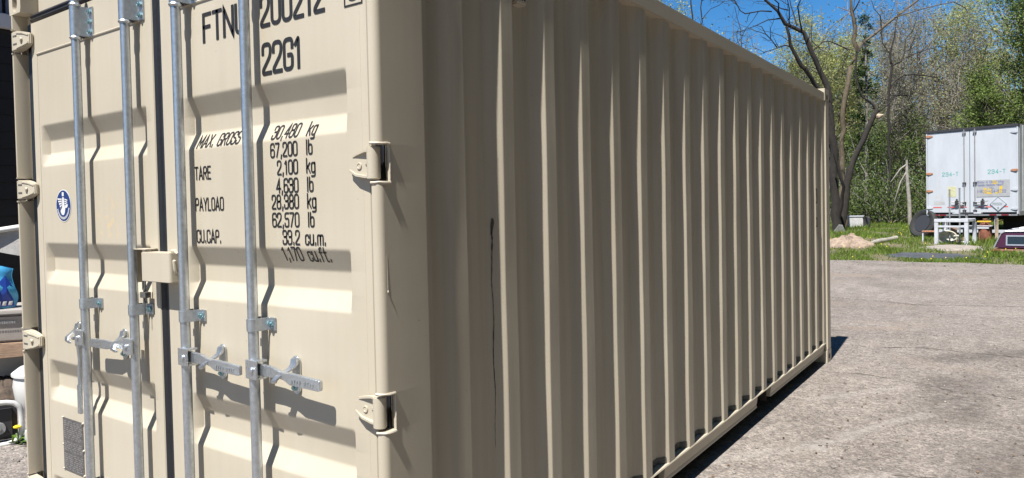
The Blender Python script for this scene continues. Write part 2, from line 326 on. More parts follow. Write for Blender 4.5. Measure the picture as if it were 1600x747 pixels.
def asphalt_mat():
    m = bpy.data.materials.new('worn_asphalt'); m.use_nodes = True; nt = m.node_tree; b = nt.nodes['Principled BSDF']; L = nt.links
    N = lambda t: nt.nodes.new(t); b.inputs['Roughness'].default_value = .9; b.inputs['Specular IOR Level'].default_value = .25
    g = N('ShaderNodeNewGeometry'); pos = g.outputs['Position']
    def noise(sc, det=4, rough=.6, vec=None):
        n = N('ShaderNodeTexNoise'); n.inputs['Scale'].default_value = sc; n.inputs['Detail'].default_value = det; n.inputs['Roughness'].default_value = rough
        L.new(vec or pos, n.inputs['Vector']); return n.outputs['Fac']
    def ramp(fac, p0, c0, p1, c1):
        r = N('ShaderNodeValToRGB'); r.color_ramp.elements[0].position = p0; r.color_ramp.elements[1].position = p1
        r.color_ramp.elements[0].color = (*c0, 1); r.color_ramp.elements[1].color = (*c1, 1); L.new(fac, r.inputs[0]); return r.outputs[0]
    def mix(a, c, fac, mode='MIX'):
        x = N('ShaderNodeMix'); x.data_type = 'RGBA'; x.blend_type = mode
        if isinstance(fac, float): x.inputs['Factor'].default_value = fac
        else: L.new(fac, x.inputs['Factor'])
        for k, s in ((6, a), (7, c)):
            if isinstance(s, tuple): x.inputs[k].default_value = (*s, 1)
            else: L.new(s, x.inputs[k])
        return x.outputs[2]
    def maprange(v, a, c, d, e):
        r = N('ShaderNodeMapRange'); r.inputs[1].default_value = a; r.inputs[2].default_value = c; r.inputs[3].default_value = d; r.inputs[4].default_value = e
        L.new(v, r.inputs[0]); return r.outputs[0]
    def math_(op, a, c):
        x = N('ShaderNodeMath'); x.operation = op
        for k, s in ((0, a), (1, c)):
            if isinstance(s, (int, float)): x.inputs[k].default_value = s
            else: L.new(s, x.inputs[k])
        return x.outputs[0]
    base = ramp(noise(.55, 6, .7), .32, (.165, .148, .137), .66, (.232, .212, .198))
    # aggregate: pale and dark stones
    v = N('ShaderNodeTexVoronoi'); v.inputs['Scale'].default_value = 85; L.new(pos, v.inputs['Vector'])
    sep = N('ShaderNodeSeparateColor'); L.new(v.outputs['Color'], sep.inputs[0])
    agg = ramp(sep.outputs[0], .15, (.50, .50, .50), .9, (1.45, 1.42, 1.38))
    base = mix(base, agg, .62, 'MULTIPLY')
    v2 = N('ShaderNodeTexVoronoi'); v2.inputs['Scale'].default_value = 30; L.new(pos, v2.inputs['Vector'])
    s2 = N('ShaderNodeSeparateColor'); L.new(v2.outputs['Color'], s2.inputs[0])
    base = mix(base, ramp(s2.outputs[1], .1, (.62, .6, .58), .95, (1.3, 1.28, 1.26)), .45, 'MULTIPLY')
    base = mix(base, ramp(noise(4.5, 6, .75), .36, (.82, .80, .79), .62, (1.13, 1.11, 1.10)), .85, 'MULTIPLY')
    # warm sandy patches and dark oily patches
    warm = maprange(noise(.9, 4, .6), .56, .72, 0, .5); base = mix(base, (.22, .178, .145), warm)
    dk = maprange(noise(.65, 7, .7, None), .30, .44, .75, 0)
    spk = maprange(noise(9, 5, .7), .42, .62, .15, 1); base = mix(base, (.062, .056, .052), math_('MULTIPLY', dk, spk))
    # pale drag marks and dark stains with a place of their own
    wrp = N('ShaderNodeTexNoise'); wrp.inputs['Scale'].default_value = 3.0; L.new(pos, wrp.inputs['Vector'])
    wsub = N('ShaderNodeVectorMath'); wsub.operation = 'MULTIPLY_ADD'; wsub.inputs[1].default_value = (.22, .22, 0); wsub.inputs[2].default_value = (-.11, -.11, 0); L.new(wrp.outputs['Color'], wsub.inputs[0])
    wv = N('ShaderNodeVectorMath'); wv.operation = 'ADD'; L.new(pos, wv.inputs[0]); L.new(wsub.outputs[0], wv.inputs[1])
    sp = N('ShaderNodeSeparateXYZ'); L.new(wv.outputs[0], sp.inputs[0]); px, py = sp.outputs[0], sp.outputs[1]
    patch = noise(14, 4, .7)
    def seg(a, c, w):
        ax, ay = a; dx, dy = c[0] - ax, c[1] - ay; l2 = dx * dx + dy * dy
        rx = math_('SUBTRACT', px, ax); ry = math_('SUBTRACT', py, ay)
        t = math_('ADD', math_('MULTIPLY', rx, dx / l2), math_('MULTIPLY', ry, dy / l2))
        cl = N('ShaderNodeClamp'); L.new(t, cl.inputs[0]); t = cl.outputs[0]
        ex = math_('SUBTRACT', rx, math_('MULTIPLY', t, dx)); ey = math_('SUBTRACT', ry, math_('MULTIPLY', t, dy))
        d = math_('SQRT', math_('ADD', math_('MULTIPLY', ex, ex), math_('MULTIPLY', ey, ey)), 0)
        return maprange(d, w * .25, w, 1, 0)
    pm = maprange(patch, .35, .65, .05, .6)
    for a, c, w in (((-.1, 2.70), (.42, 3.31), .09), ((.42, 3.31), (1.14, 5.05), .085), ((.17, 4.46), (.75, 5.33), .07), ((.3, 2.5), (.9, 3.0), .08), ((1.9, 2.2), (2.4, 4.6), .1)):
        base = mix(base, (.30, .275, .255), math_('MULTIPLY', seg(a, c, w), pm))
    for a, c, w in (((1.0, 5.6), (1.1, 4.6), .34), ((1.35, 3.3), (1.6, 4.1), .30), ((.9, 6.6), (1.6, 7.4), .22), ((2.4, 6.0), (3.4, 8.5), .5)):
        base = mix(base, (.062, .054, .049), math_('MULTIPLY', seg(a, c, w), maprange(patch, .35, .65, .75, .2)))
    for a, c, w in (((-.16, 8.05), (.3, 8.3), .16), ((-2.0, 14.5), (-1.2, 14.9), .35)):
        base = mix(base, (.24, .18, .135), math_('MULTIPLY', seg(a, c, w), maprange(patch, .4, .65, .1, .6)))
    L.new(base, b.inputs['Base Color'])
    h = math_('ADD', math_('MULTIPLY', v.outputs['Distance'], -1.0), math_('MULTIPLY', noise(240, 2), .35))
    h = math_('ADD', h, math_('MULTIPLY', v2.outputs['Distance'], -1.0))
    bp = N('ShaderNodeBump'); bp.inputs['Strength'].default_value = .75; bp.inputs['Distance'].default_value = .006; L.new(h, bp.inputs['Height']); L.new(bp.outputs[0], b.inputs['Normal'])
    return m
M['asphalt'] = asphalt_mat()
M['soil'] = mat('grassy_soil', (.075, .075, .035), .95, col2=(.16, .125, .08), vscale=1.3, bump=.6, bscale=20)
M['crack'] = mat('asphalt_crack', (.045, .04, .035), .95)

# ground: one sheet to the horizon, stepping up gently behind the lot
xs = [-1500, -300, -80, -30] + list(np.linspace(-20, 20, 41)) + [30, 80, 300, 1500]
ys = [-1500, -200, -40, 10, 18.9] + list(np.linspace(19.2, 60, 60)) + [90, 200, 600, 2500]
rng = random.Random(5)
V = [(x, y, terr(y) + (-.06 if y < 19.1 else (rng.uniform(-.018, .018) if y > 19.5 and y < 60 else 0))) for y in ys for x in xs]
nx = len(xs); F = [(j * nx + i, j * nx + i + 1, (j + 1) * nx + i + 1, (j + 1) * nx + i) for j in range(len(ys) - 1) for i in range(nx - 1)]
tag(fast_mesh('ground', V, F, M['soil'], True), 'grassy ground rising behind the lot', kind='structure')
# asphalt lot: a thin slab with a ragged far edge
mb = MB(); ex = list(np.linspace(-40, 40, 161)); rng = random.Random(8)
edge = [(x, 19.15 - .04 * x + rng.uniform(-.07, .07) + .08 * math.sin(x * 1.7)) for x in ex]
pl = [(40, -40), (40, edge[-1][1])] + [(x, y) for x, y in edge[::-1]][1:] + [(-40, -40)]
n = len(edge)
vs = [(x, -40, 0) for x, y in edge] + [(x, y, 0) for x, y in edge] + [(x, y + .04, -.06) for x, y in edge]
mb.add(vs, [(i, i + 1, n + i + 1, n + i) for i in range(n - 1)] + [(n + i, n + i + 1, 2 * n + i + 1, 2 * n + i) for i in range(n - 1)])
lot = tag(mb.build('asphalt_lot', M['asphalt']), 'worn pale asphalt lot with stains and cracks', kind='structure')
def crack(pts, w, seed):
    r = random.Random(seed); P = []
    for a, c in zip(pts[:-1], pts[1:]):
        n = max(2, int(math.dist(a, c) / .035))
        for k in range(n): P.append((a[0] + (c[0] - a[0]) * k / n + r.uniform(-.012, .012), a[1] + (c[1] - a[1]) * k / n + r.uniform(-.014, .014)))
    m = MB(); vs = []
    for i, q in enumerate(P):
        a = P[max(i - 1, 0)]; c = P[min(i + 1, len(P) - 1)]; d = Vector((c[0] - a[0], c[1] - a[1])).normalized(); nn = Vector((-d.y, d.x)) * w * r.uniform(.15, 1) * .5
        vs += [(q[0] + nn.x, q[1] + nn.y, .004), (q[0] - nn.x, q[1] - nn.y, .004)]
    m.add(vs, [(2 * i, 2 * i + 1, 2 * i + 3, 2 * i + 2) for i in range(len(P) - 1)])
    return m.build('crack', M['crack'], lot)
crack([(.03, 5.5), (.365, 5.567), (.783, 5.46), (1.061, 5.281), (1.316, 5.296), (1.9, 5.1)], .012, 1)
crack([(.03, 6.9), (.35, 6.96), (.682, 7.111), (1.012, 7.069), (1.506, 7.03), (2.6, 7.2)], .018, 2)
crack([(.9, 3.05), (1.3, 3.2), (1.8, 3.05)], .007, 3)
crack([(-1.5, 11.2), (.3, 10.6), (2.4, 11.3), (4.4, 10.9)], .024, 4)

# loose gravel on the lot (nobody could count it)
rs = np.random.RandomState(4); n = 9000
gx = np.concatenate([rs.uniform(.02, 3.2, 6500), rs.uniform(-6.5, -2.7, 1500), rs.uniform(-2.6, 4, 1000)])
gy = np.concatenate([1.9 + 7 * rs.rand(6500) ** 1.5, rs.uniform(.0, 3.0, 1500), rs.uniform(17.5, 19.3, 1000)])
gs = np.concatenate([rs.uniform(.0018, .0055, 6500), rs.uniform(.003, .010, 1500), rs.uniform(.004, .012, 1000)]) * (1 + 1.3 * (rs.rand(n) > .97))
octa = np.array([(1, 0, 0), (0, 1, 0), (-1, 0, 0), (0, -1, 0), (0, 0, .7), (0, 0, -.5)], float)
of = np.array([(0, 1, 4), (1, 2, 4), (2, 3, 4), (3, 0, 4), (1, 0, 5), (2, 1, 5), (3, 2, 5), (0, 3, 5)])
V = octa[None] * gs[:, None, None] * rs.uniform(.6, 1.3, (n, 6, 1)); V[:, :, 0] += gx[:, None]; V[:, :, 1] += gy[:, None]; V[:, :, 2] += (gs * .3)[:, None]
M['gravel'] = leaf_mat('gravel_stone', (.10, .09, .08), (.36, .335, .31), 0.0)
tag(fast_mesh('gravel', V.reshape(-1, 3), (of[None] + 6 * np.arange(n)[:, None, None]).reshape(-1, 3), M['gravel']), 'loose gravel scattered over the asphalt', 'gravel', kind='stuff')

# dry leaf litter and grit
n = 420; lx_ = np.concatenate([rs.uniform(.05, 3, 260), rs.uniform(-2.4, 2.2, 160)]); ly_ = np.concatenate([2 + 8 * rs.rand(260) ** 1.3, rs.uniform(14, 19, 160)])
a = rs.uniform(0, 6.283, n); sz = np.concatenate([rs.uniform(.006, .018, 260), rs.uniform(.012, .03, 160)]); q = np.stack([np.cos(a) * sz, np.sin(a) * sz, 0 * a], 1); p2 = np.stack([-np.sin(a) * sz * .5, np.cos(a) * sz * .5, 0 * a], 1); c0 = np.stack([lx_, ly_, np.full(n, .006)], 1)
V = np.stack([c0 - q, c0 + p2 + np.array([0, 0, .004]), c0 + q, c0 - p2 + np.array([0, 0, .004])], 1).reshape(-1, 3)
tag(fast_mesh('leaf_litter', V, np.arange(4 * n).reshape(-1, 4), leaf_mat('dry_leaf', (.05, .035, .025), (.22, .14, .08), .1)), 'dry brown leaf litter scattered over the asphalt', 'leaf litter', kind='stuff')

# ================================================================== SHIPPING CONTAINER
YD = .041                      # outer plane of the door sheets
XL = -2.438; XC = -1.219; LEN = 6.058; HT = 2.591
cont = empty('shipping_container', (XC, LEN / 2, 0), 'beige twenty-foot steel shipping container with closed double doors, filling the frame', 'container')
GZ = [1.977, 1.431, .885, .339]
def depth(z):
    for g in GZ:
        if g - .19 <= z <= g: return float(np.interp(z, [g - .19, g - .13, g - .07, g], [0, .033, .033, 0]))
    return 0.0
def door(xa, xb, ga, gb, z0=.12, z1=2.462, mname='paint'):
    """door leaf: flat rim with pressed horizontal grooves between ga and gb"""
    zs = {z0, z1}
    for g in GZ:
        for d in (-.19, -.13, -.07, 0): 
            for e in (-.007, -.004, -.002, 0, .002, .004, .007): zs.add(round(g + d + e, 4))
    for z in np.linspace(z0, z1, 24): zs.add(round(float(z), 4))
    zs = sorted(z for z in zs if z0 <= z <= z1)
    def sd(z): return sum(depth(z + e) for e in (-.005, -.0025, 0, .0025, .005)) / 5
    xs = [xa, xa + .004] + [ga, ga + .003, ga + .022, ga + .03, gb - .012, gb - .009, gb - .002, gb] + [xb - .004, xb]
    def fx(x): return float(np.interp(x, [ga, ga + .003, ga + .022, ga + .03, gb - .012, gb - .009, gb - .002, gb], [0, .06, .94, 1, 1, .94, .06, 0])) if ga <= x <= gb else 0
    m = MB(); vs = []
    for z in zs:
        for i, x in enumerate(xs): vs.append((x, YD + fx(x) * sd(z) + (.005 if i in (0, len(xs) - 1) else 0), z))
    nx = len(xs); m.add(vs, [(j * nx + i, j * nx + i + 1, (j + 1) * nx + i + 1, (j + 1) * nx + i) for j in range(len(zs) - 1) for i in range(nx - 1)])
    # rim sides and back
    m.box(xa, xa + .012, YD + .006, YD + .05, z0, z1); m.box(xb - .012, xb, YD + .006, YD + .05, z0, z1)
    m.box(xa + .013, xb - .013, YD + .044, YD + .05, z0, z1); m.box(xa + .013, xb - .013, YD + .004, YD + .043, z1 - .012, z1)
    return m.build('door', M[mname], cont, smooth=True)
dl = door(-2.316, -1.245, -2.243, -1.305, mname='paint_door'); dl['label'] = 'left container door leaf with navy emblem and data plate'
dr = door(-1.188, -.072, -1.045, -.165); dr['label'] = 'right container door leaf with black lettering'
# weld lines on the leaves
mb = MB(); mb.tube([(-2.256, YD - .001, 2.312), (-1.329, YD - .001, 2.312)], .0045, 6); mb.tube([(-2.262, YD, .2), (-2.256, YD, 2.312)], .0022, 6); mb.build('weld_seam', M['weld'], dl, smooth=True)
mb = MB(); mb.tube([(-1.09, YD - .001, 2.312), (-.15, YD - .001, 2.312)], .0045, 6); mb.tube([(-.104, YD + .0004, .2), (-.104, YD + .0004, 2.312)], .0012, 6); mb.build('weld_seam', M['weld'], dr, smooth=True)
# gaskets
def ribbed(name, x0, x1, y, z0, z1, par):
    m = MB(); xs = np.linspace(x0, x1, 9); pr = [0, .006, .0, .008, .002, .008, 0, .006, .004]
    n = len(xs); m.add([(x, y - p, z) for z in (z0, z1) for x, p in zip(xs, pr)] , [(i, i + 1, n + i + 1, n + i) for i in range(n - 1)])
    m.box(x0, x1, y + .001, y + .02, z0, z1)
    return m.build(name, M['rubber'], par)
ribbed('gasket', -1.246, -1.187, YD + .006, .13, 2.46, dl)
ribbed('gasket', -2.40, -2.317, YD + .022, .13, 2.47, dl)
ribbed('gasket', -.071, -.034, YD + .022, .13, 2.47, dr)
mb = MB()
mb.add([(x, y, z) for x in (-2.31, -.13) for y, z in ((YD + .03, 2.463), (YD + .002, 2.466), (YD - .006, 2.476), (YD + .0, 2.484), (YD - .004, 2.494), (YD + .004, 2.505), (YD + .03, 2.512))], [(i, i + 1, 7 + i + 1, 7 + i) for i in range(6)])
mb.build('gasket', M['rubber'], cont)

# corner posts at the door end (J section with hinge cut-outs), posts at the far end
HZ = [2.386, 1.684, .966, .262]; HH = .054
def post(sign):
    X = (lambda d: -d) if sign > 0 else (lambda d: XL + d)      # d: distance in from the outer face
    m = MB()
    segs = []; z = .12
    for h in HZ[::-1]: segs.append((z, h - HH, 0)); segs.append((h - HH, h + HH, 1)); z = h + HH
    segs.append((z, 2.51, 0))
    R = .022
    for a, b, cut in segs:
        if not cut:
            out = [(0, .197)] + [(R - R * math.cos(t), R - R * math.sin(t)) for t in np.linspace(0, math.pi / 2, 8)] + [(.028, 0), (.030, .003), (.030, .064), (.12, .064), (.12, .074), (.02, .074), (.008, .09), (.008, .197)]
        else:
            out = [(0, .197), (0, .046), (.008, .046), (.008, .064), (.12, .064), (.12, .074), (.0085, .074), (.0085, .197)]
        nn = len(out); vs = [(X(d), y, zz) for zz in (a, b) for d, y in out]
        m.add(vs, [(i, (i + 1) % nn, nn + (i + 1) % nn, nn + i) for i in range(nn)] + [tuple(range(nn)), tuple(range(nn, 2 * nn))])
    o = m.build('corner_post', M['paint'], cont, smooth=True)
    r = random.Random(3)
    for h in HZ:
        w = MB()
        for s in (-1, 1):
            zz = h + s * (HH + .002)
            w.tube([(X(d), y, zz + r.uniform(-.001, .001)) for d, y in ((.03, -.001), (.016, .001), (.006, .008), (-.001, .02), (-.001, .034), (-.001, .046))], [.0035 + r.uniform(0, .0012) for _ in range(6)], 6)
        w.tube([(X(-.0005), .046, h - HH), (X(-.0005), .047, h), (X(-.0005), .046, h + HH)], .0022, 6)
        w.build('weld_bead', M['weld'], o, smooth=True)
    return o
pr = post(1); pl_ = post(-1)
for sgn in (1, -1):
    X = (lambda d: -d) if sgn > 0 else (lambda d: XL + d)
    m = MB(); x0, x1 = sorted((X(0), X(.06))); m.box(x0, x1, 5.90, 6.05, .12, 2.51); m.build('corner_post', M['paint'], cont, bevel=.006)
# weld ridge between post and side sheet, paint run on the post
mb = MB(); mb.tube([(-.004, .1985, .2), (-.0038, .199, 1.2), (-.004, .1985, 2.5)], .0035, 6); mb.build('weld_bead', M['paint'], pr, smooth=True)
mb = MB(); mb.tube([(.0004, .026, 1.42), (.0006, .0262, 1.36), (.0008, .0265, 1.32)], [.0003, .0005, .0006], 6); mb.lathe([(.0002, -.005), (.0022, -.002), (.0024, .001), (.0006, .005)], (.001, .0268, 1.315), 8); mb.build('paint_drip', M['weld'], pr, smooth=True)

# corner castings with oval apertures
def casting(x0, x1, y0, y1, z0, z1, fronty):
    m = MB(); cx = (x0 + x1) / 2; cz = (z0 + z1) / 2; a, b = .026, .036; n = 24
    ring = []
    for k in range(n):
        t = 2 * math.pi * k / n; c, s = math.cos(t), math.sin(t)
        ring.append((cx + a * c, cz + b * s + (.012 if s > 0 else -.012)))
    outer = []
    for k in range(n):
        t = 2 * math.pi * k / n; c, s = math.cos(t), math.sin(t); q = max(abs(c) / ((x1 - x0) / 2), abs(s) / ((z1 - z0) / 2)); outer.append((cx + c / q, cz + s / q))
    yo = y0 if fronty < 0 else y1; yi = yo - fronty * .03; yb = y1 if fronty < 0 else y0
    vs = [(x, yo, z) for x, z in outer] + [(x, yo, z) for x, z in ring] + [(x, yi, z) for x, z in ring]
    fs = [(i, (i + 1) % n, n + (i + 1) % n, n + i) for i in range(n)] + [(n + i, n + (i + 1) % n, 2 * n + (i + 1) % n, 2 * n + i) for i in range(n)] + [tuple(range(2 * n, 3 * n))]
    m.add(vs, fs)
    m.add([(x0, yo, z0), (x1, yo, z0), (x1, yb, z0), (x0, yb, z0), (x0, yo, z1), (x1, yo, z1), (x1, yb, z1), (x0, yb, z1)], [(0, 3, 2, 1), (4, 5, 6, 7), (1, 2, 6, 5), (2, 3, 7, 6), (3, 0, 4, 7)])
    return m.build('corner_casting', M['paint'], cont)
for zz in ((0, .118), (2.511, 2.626)):
    for yy, fy in (((0, .178), -1), ((LEN - .178, LEN), 1)):
        casting(XL, XL + .125, yy[0], yy[1], zz[0], zz[1], fy)
        casting(-.125, 0, yy[0], yy[1], zz[0], zz[1], fy)
# side slots of the castings facing the lot
for zz in (.059, 2.55):
    for yy in (.089, LEN - .089):
        m = MB(); n = 16; pts = [(.036 * math.cos(2 * math.pi * k / n), .026 * math.sin(2 * math.pi * k / n)) for k in range(n)]
        m.prism(pts, lambda p, q, t: (t, yy + p, zz + q), .0005, .002); m.build('casting_hole', M['under'], cont)
# header and sill
MB().box(XL + .126, -.126, .075, .19, 2.474, 2.60).build('header', M['paint'], cont, bevel=.004)
MB().box(XL + .126, -.126, .02, .17, .02, .118).build('sill', M['paint'], cont, bevel=.004)

# corrugated side sheets
XW = -.012; XI = -.056; RUN = .057
def side_profile():
    P = [(.194, XW), (.2, XW), (.240, XI), (.337 - RUN, XI)]
    for k in range(19):
        e = .337 + .288 * k
        P += [(e, XW), (e + .073, XW), (e + .073 + RUN, XI), (e + .288 - RUN, XI)]
    P += [(5.809, XW), (5.905, XW)]
    return P
def soften(P, r=.0035):
    out = [P[0]]
    for a, b, c in zip(P[:-2], P[1:-1], P[2:]):
        a, b, c = Vector(a), Vector(b), Vector(c)
        s = b + (a - b).normalized() * r; e = b + (c - b).normalized() * r; mm = (s + e) / 4 + b / 2
        out += [tuple(s), tuple(mm), tuple(e)]
    return out + [P[-1]]
SP = soften(side_profile())
def side_sheet(x_of, name):
    m = MB(); zs = [.192] + list(np.linspace(.3, 2.42, 34)) + [2.512]; n = len(SP)
    def bow(y, z):   # pressed sheet is never quite flat
        w = min(1, (z - .19) / .15, (2.512 - z) / .15, max(0, (y - .2) / .1), max(0, (5.9 - y) / .1))
        k = round((y - .337) / .288)
        return w * (.0011 * math.sin(2.3 * z + 1.7 * k) + .0008 * math.sin(5.1 * z + 2.9 * k + 1) + .0012 * math.sin(1.9 * y + .8 * z) + .0005 * math.sin(11 * z + 3.3 * k))
    m.add([(x_of(x + bow(y, z)), y, z) for z in zs for y, x in SP], [(j * n + i, j * n + i + 1, (j + 1) * n + i + 1, (j + 1) * n + i) for j in range(len(zs) - 1) for i in range(n - 1)])
    return m.build(name, M['paint_side'], cont)
sw = side_sheet(lambda x: x, 'corrugated_side_wall'); sw['label'] = 'corrugated side wall in shade with thin sunlit ridges'
side_sheet(lambda x: XL - x, 'corrugated_side_wall')
# dark grey patches laid at the foot of every inner corrugation
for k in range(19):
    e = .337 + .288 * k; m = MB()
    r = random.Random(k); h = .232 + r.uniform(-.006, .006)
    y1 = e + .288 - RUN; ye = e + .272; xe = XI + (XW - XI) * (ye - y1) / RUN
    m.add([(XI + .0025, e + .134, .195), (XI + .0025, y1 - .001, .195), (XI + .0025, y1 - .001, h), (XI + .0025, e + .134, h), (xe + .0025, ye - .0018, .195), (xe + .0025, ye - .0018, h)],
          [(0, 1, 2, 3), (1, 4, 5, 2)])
    m.build('dark_foot_patch', M['darkgrey'], sw)
# weathered vertical seam with a rusty nick, small marks near the far end
mb = MB(); r = random.Random(2); zs = list(np.arange(.7, 1.47, .012)); 
def fs_pt(y, off=.0012):
    t = (.625 - y) / RUN; return (XW + (XI - XW) * t + off * 1.6, y - off * 1.2)
vs = []
for i, z in enumerate(zs):
    wd = r.choice((.0007, .001, .0014, .0018)) * (.4 if z < .85 else .7 if z < 1.05 else 1.0 if z < 1.3 else 1.5); c = .585 + .0016 * math.sin(z * 23) + r.uniform(-.0006, .0006)
    for y in (c - wd, c + wd): x, yy = fs_pt(y); vs.append((x, yy, z))
mb.add(vs, [(2 * i, 2 * i + 1, 2 * i + 3, 2 * i + 2) for i in range(len(zs) - 1)])
blob = [(-.0035, 1.455), (.001, 1.448), (.004, 1.475), (.0075, 1.497), (.006, 1.51), (.001, 1.514), (-.003, 1.49)]
mb.add([(fs_pt(.586 + a)[0], fs_pt(.586 + a)[1], z) for a, z in blob], [tuple(range(7))]); mb.build('rust_seam', M['under'], sw)
for za, zb in ((1.533, 1.667), (1.317, 1.404)):
    m = MB(); y0, y1 = 5.49, 5.555
    for (a, b, c, d) in ((y1 - .014, y1, za, zb), (y0 + .02, y1 - .0145, za, za + .012), (y0 + .02, y1 - .0145, zb - .012, zb)): m.box(XW + .0005, XW + .004, a, b, c, d)
    m.build('label_bracket', M['black'], sw)
# ventilator near the door end
m = MB(); m.box(XI + .002, XW - .002, .735, .80, 2.295, 2.46); v = m.build('ventilator', M['weld'], sw, bevel=.006)
for i in range(3):
    for j in range(4): m = MB(); m.cyl((XW - .0015, .75 + i * .017, 2.315 + j * .035), (XW - .0005, .75 + i * .017, 2.315 + j * .035), .005, 8); m.build('vent_hole', M['dark'], sw)

# rails
for sgn in (1, -1):
    X = (lambda x: x) if sgn > 0 else (lambda x: XL - x)
    m = MB(); x0, x1 = sorted((X(-.004), X(-.064))); m.box(x0, x1, .179, LEN - .179, 2.507, 2.586); m.build('top_rail', M['paint'], cont, bevel=.004)
    poly = [(-.012, .199), (-.009, .192), (-.013, .186), (-.020, .183), (-.024, .176), (-.03, .13), (-.034, .118), (-.030, .106), (-.030, .098), (-.06, .098), (-.06, .199)]
    m = MB(); 
    cuts = [(.179, 1.825), (2.03, 3.68), (4.025, LEN - .179)] if sgn > 0 else [(.179, LEN - .179)]
    for a, b in cuts: m.prism(poly, lambda p, q, t: (X(p), t, q), a, b)
    for a, b in ((1.825, 2.03), (3.68, 4.025)):
        if sgn > 0: m.prism([(-.012, .199), (-.009, .192), (-.013, .186), (-.06, .186), (-.06, .199)], lambda p, q, t: (X(p), t, q), a, b)
    br = m.build('bottom_rail', M['paint'], cont)
    if sgn > 0:
        for a, b in ((1.825, 2.03), (3.68, 4.025)):
            q = MB(); q.box(-.6, -.061, a - .006, a, .06, .186); q.box(-.6, -.061, b, b + .006, .06, .186); q.box(-.6, -.061, a, b, .18, .186); q.build('forklift_pocket', M['under'], br)
# roof, floor, end wall
m = MB(); m.box(XL + .065, -.065, .19, LEN - .17, 2.575, 2.584); m.build('roof', M['paint'], cont)
m = MB(); m.box(XL + .061, -.061, .171, LEN - .1, .187, .19); m.build('floor', M['under'], cont)
for i in range(14):
    y = .5 + i * .4
    if 3.55 < y < 4.15 or 1.7 < y < 2.1: continue
    m = MB(); m.box(XL + .062, -.062, y, y + .05, .07, .186); m.build('cross_member', M['under'], cont)
m = MB(); m.box(XL + .061, -.061, LEN - .09, LEN - .05, .12, 2.574); m.build('end_wall', M['paint'], cont)
m = MB(); m.box(XL + .126, -.126, LEN - .14, LEN - .02, .02, .118); m.build('end_sill', M['paint'], cont, bevel=.004)

# hinges
def hinge(h, sgn, par):
    X = (lambda x: x) if sgn > 0 else (lambda x: XL - x)
    Z = lambda dz: h + dz
    m = MB()
    # leaf outline in (x, dz): tapering arm from the knuckle onto the door rim
    out = [(-.032, -.040), (-.075, -.040), (-.118, -.033), (-.150, -.018), (-.152, .014), (-.122, .030), (-.095, .036), (-.075, .040), (-.032, .040)]
    m.prism(out, lambda p, q, t: (X(p), t, Z(q)), YD - .012, YD - .001)
    o = m.build('hinge', M['paint'], par, bevel=.003)
    k = MB(); k.cyl((X(-.036), .018, Z(-.047)), (X(-.036), .018, Z(.047)), .0195, 18); k.build('hinge_knuckle', M['paint'], par, bevel=.003)
    r = MB()
    r.sweep([[(X(x), YD - .012, Z(z)), (X(x), YD - .012, Z(z + .009)), (X(x), y, Z(z + .008)), (X(x), y, Z(z + .001))] for x, y, z in ((-.03, .012, -.042), (-.075, .018, -.042), (-.118, .022, -.035), (-.148, .027, -.02))])
    r.sweep([[(X(x), YD - .012, Z(z)), (X(x), YD - .012, Z(z + .009)), (X(x), y, Z(z + .008)), (X(x), y, Z(z + .001))] for x, y, z in ((-.03, .012, .033), (-.075, .018, .033), (-.112, .024, .026), (-.135, .028, .02))])
    r.sweep([[(X(x), YD - .012, Z(z - d)), (X(x), YD - .012, Z(z + d)), (X(x), y, Z(z + d * .6)), (X(x), y, Z(z - d * .6))] for x, y, z, d in ((-.05, .016, .006, .009), (-.066, .02, .004, .008), (-.08, .027, .0, .003))])
    r.lathe([(.0105, -.002), (.0105, .002), (.007, .0026), (.006, .001)], (0, 0, 0), 12)
    n = 12 * 4; base = len(r.v) - n
    for i in range(base, len(r.v)):
        x, y, z = r.v[i]; r.v[i] = (X(-.106) + x, YD - .012 - (z + .001), Z(-.004) + y)
    r.build('hinge_rib', M['paint'], par, bevel=.0015)
def blade(h, par):
    """broad slotted hinge blade seen on the left leaf"""
    m = MB(); X = lambda d: XL + d
    prof = [(.004, .004, .046), (.03, -.003, .046), (.075, .0, .044), (.12, .008, .036), (.158, .022, .024)]
    m.sweep([[(X(d), y, h - hh), (X(d), y, h + hh), (X(d), YD - .002, h + hh), (X(d), YD - .002, h - hh)] for d, y, hh in prof]); m.build('hinge_blade', M['paint'], par, bevel=.004)
    for dz in (.022, -.016):
        m = MB(); m.sweep([[(X(d), y - .0006, h + dz - .004), (X(d), y - .0006, h + dz + .004), (X(d), y + .004, h + dz + .004), (X(d), y + .004, h + dz - .004)] for d, y in ((.036, -.0025), (.072, -.0008))]); m.build('hinge_slot', M['darkgrey'], par)
    m = MB(); m.sweep([[(X(d), y - .004, h - .04 + t), (X(d), y - .004, h - .031 + t), (X(d), y + .003, h - .031 + t), (X(d), y + .003, h - .04 + t)] for d, y, t in ((.07, .0, 0), (.118, .008, .008), (.15, .02, .02))]); m.build('hinge_rib', M['paint'], par, bevel=.0015)
    m = MB(); m.sweep([[(X(d), y - .004, h + .031 - t), (X(d), y - .004, h + .04 - t), (X(d), y + .003, h + .04 - t), (X(d), y + .003, h + .031 - t)] for d, y, t in ((.07, .0, 0), (.118, .008, .006), (.15, .02, .018))]); m.build('hinge_rib', M['paint'], par, bevel=.0015)
    m = MB(); m.tube([(X(.107), .004, h), (X(.107), -.002, h)], [.011, .008], 12); m.build('hinge_rivet', M['paint'], par, smooth=True)
for h in HZ: hinge(h, 1, dr); blade(h, dl)

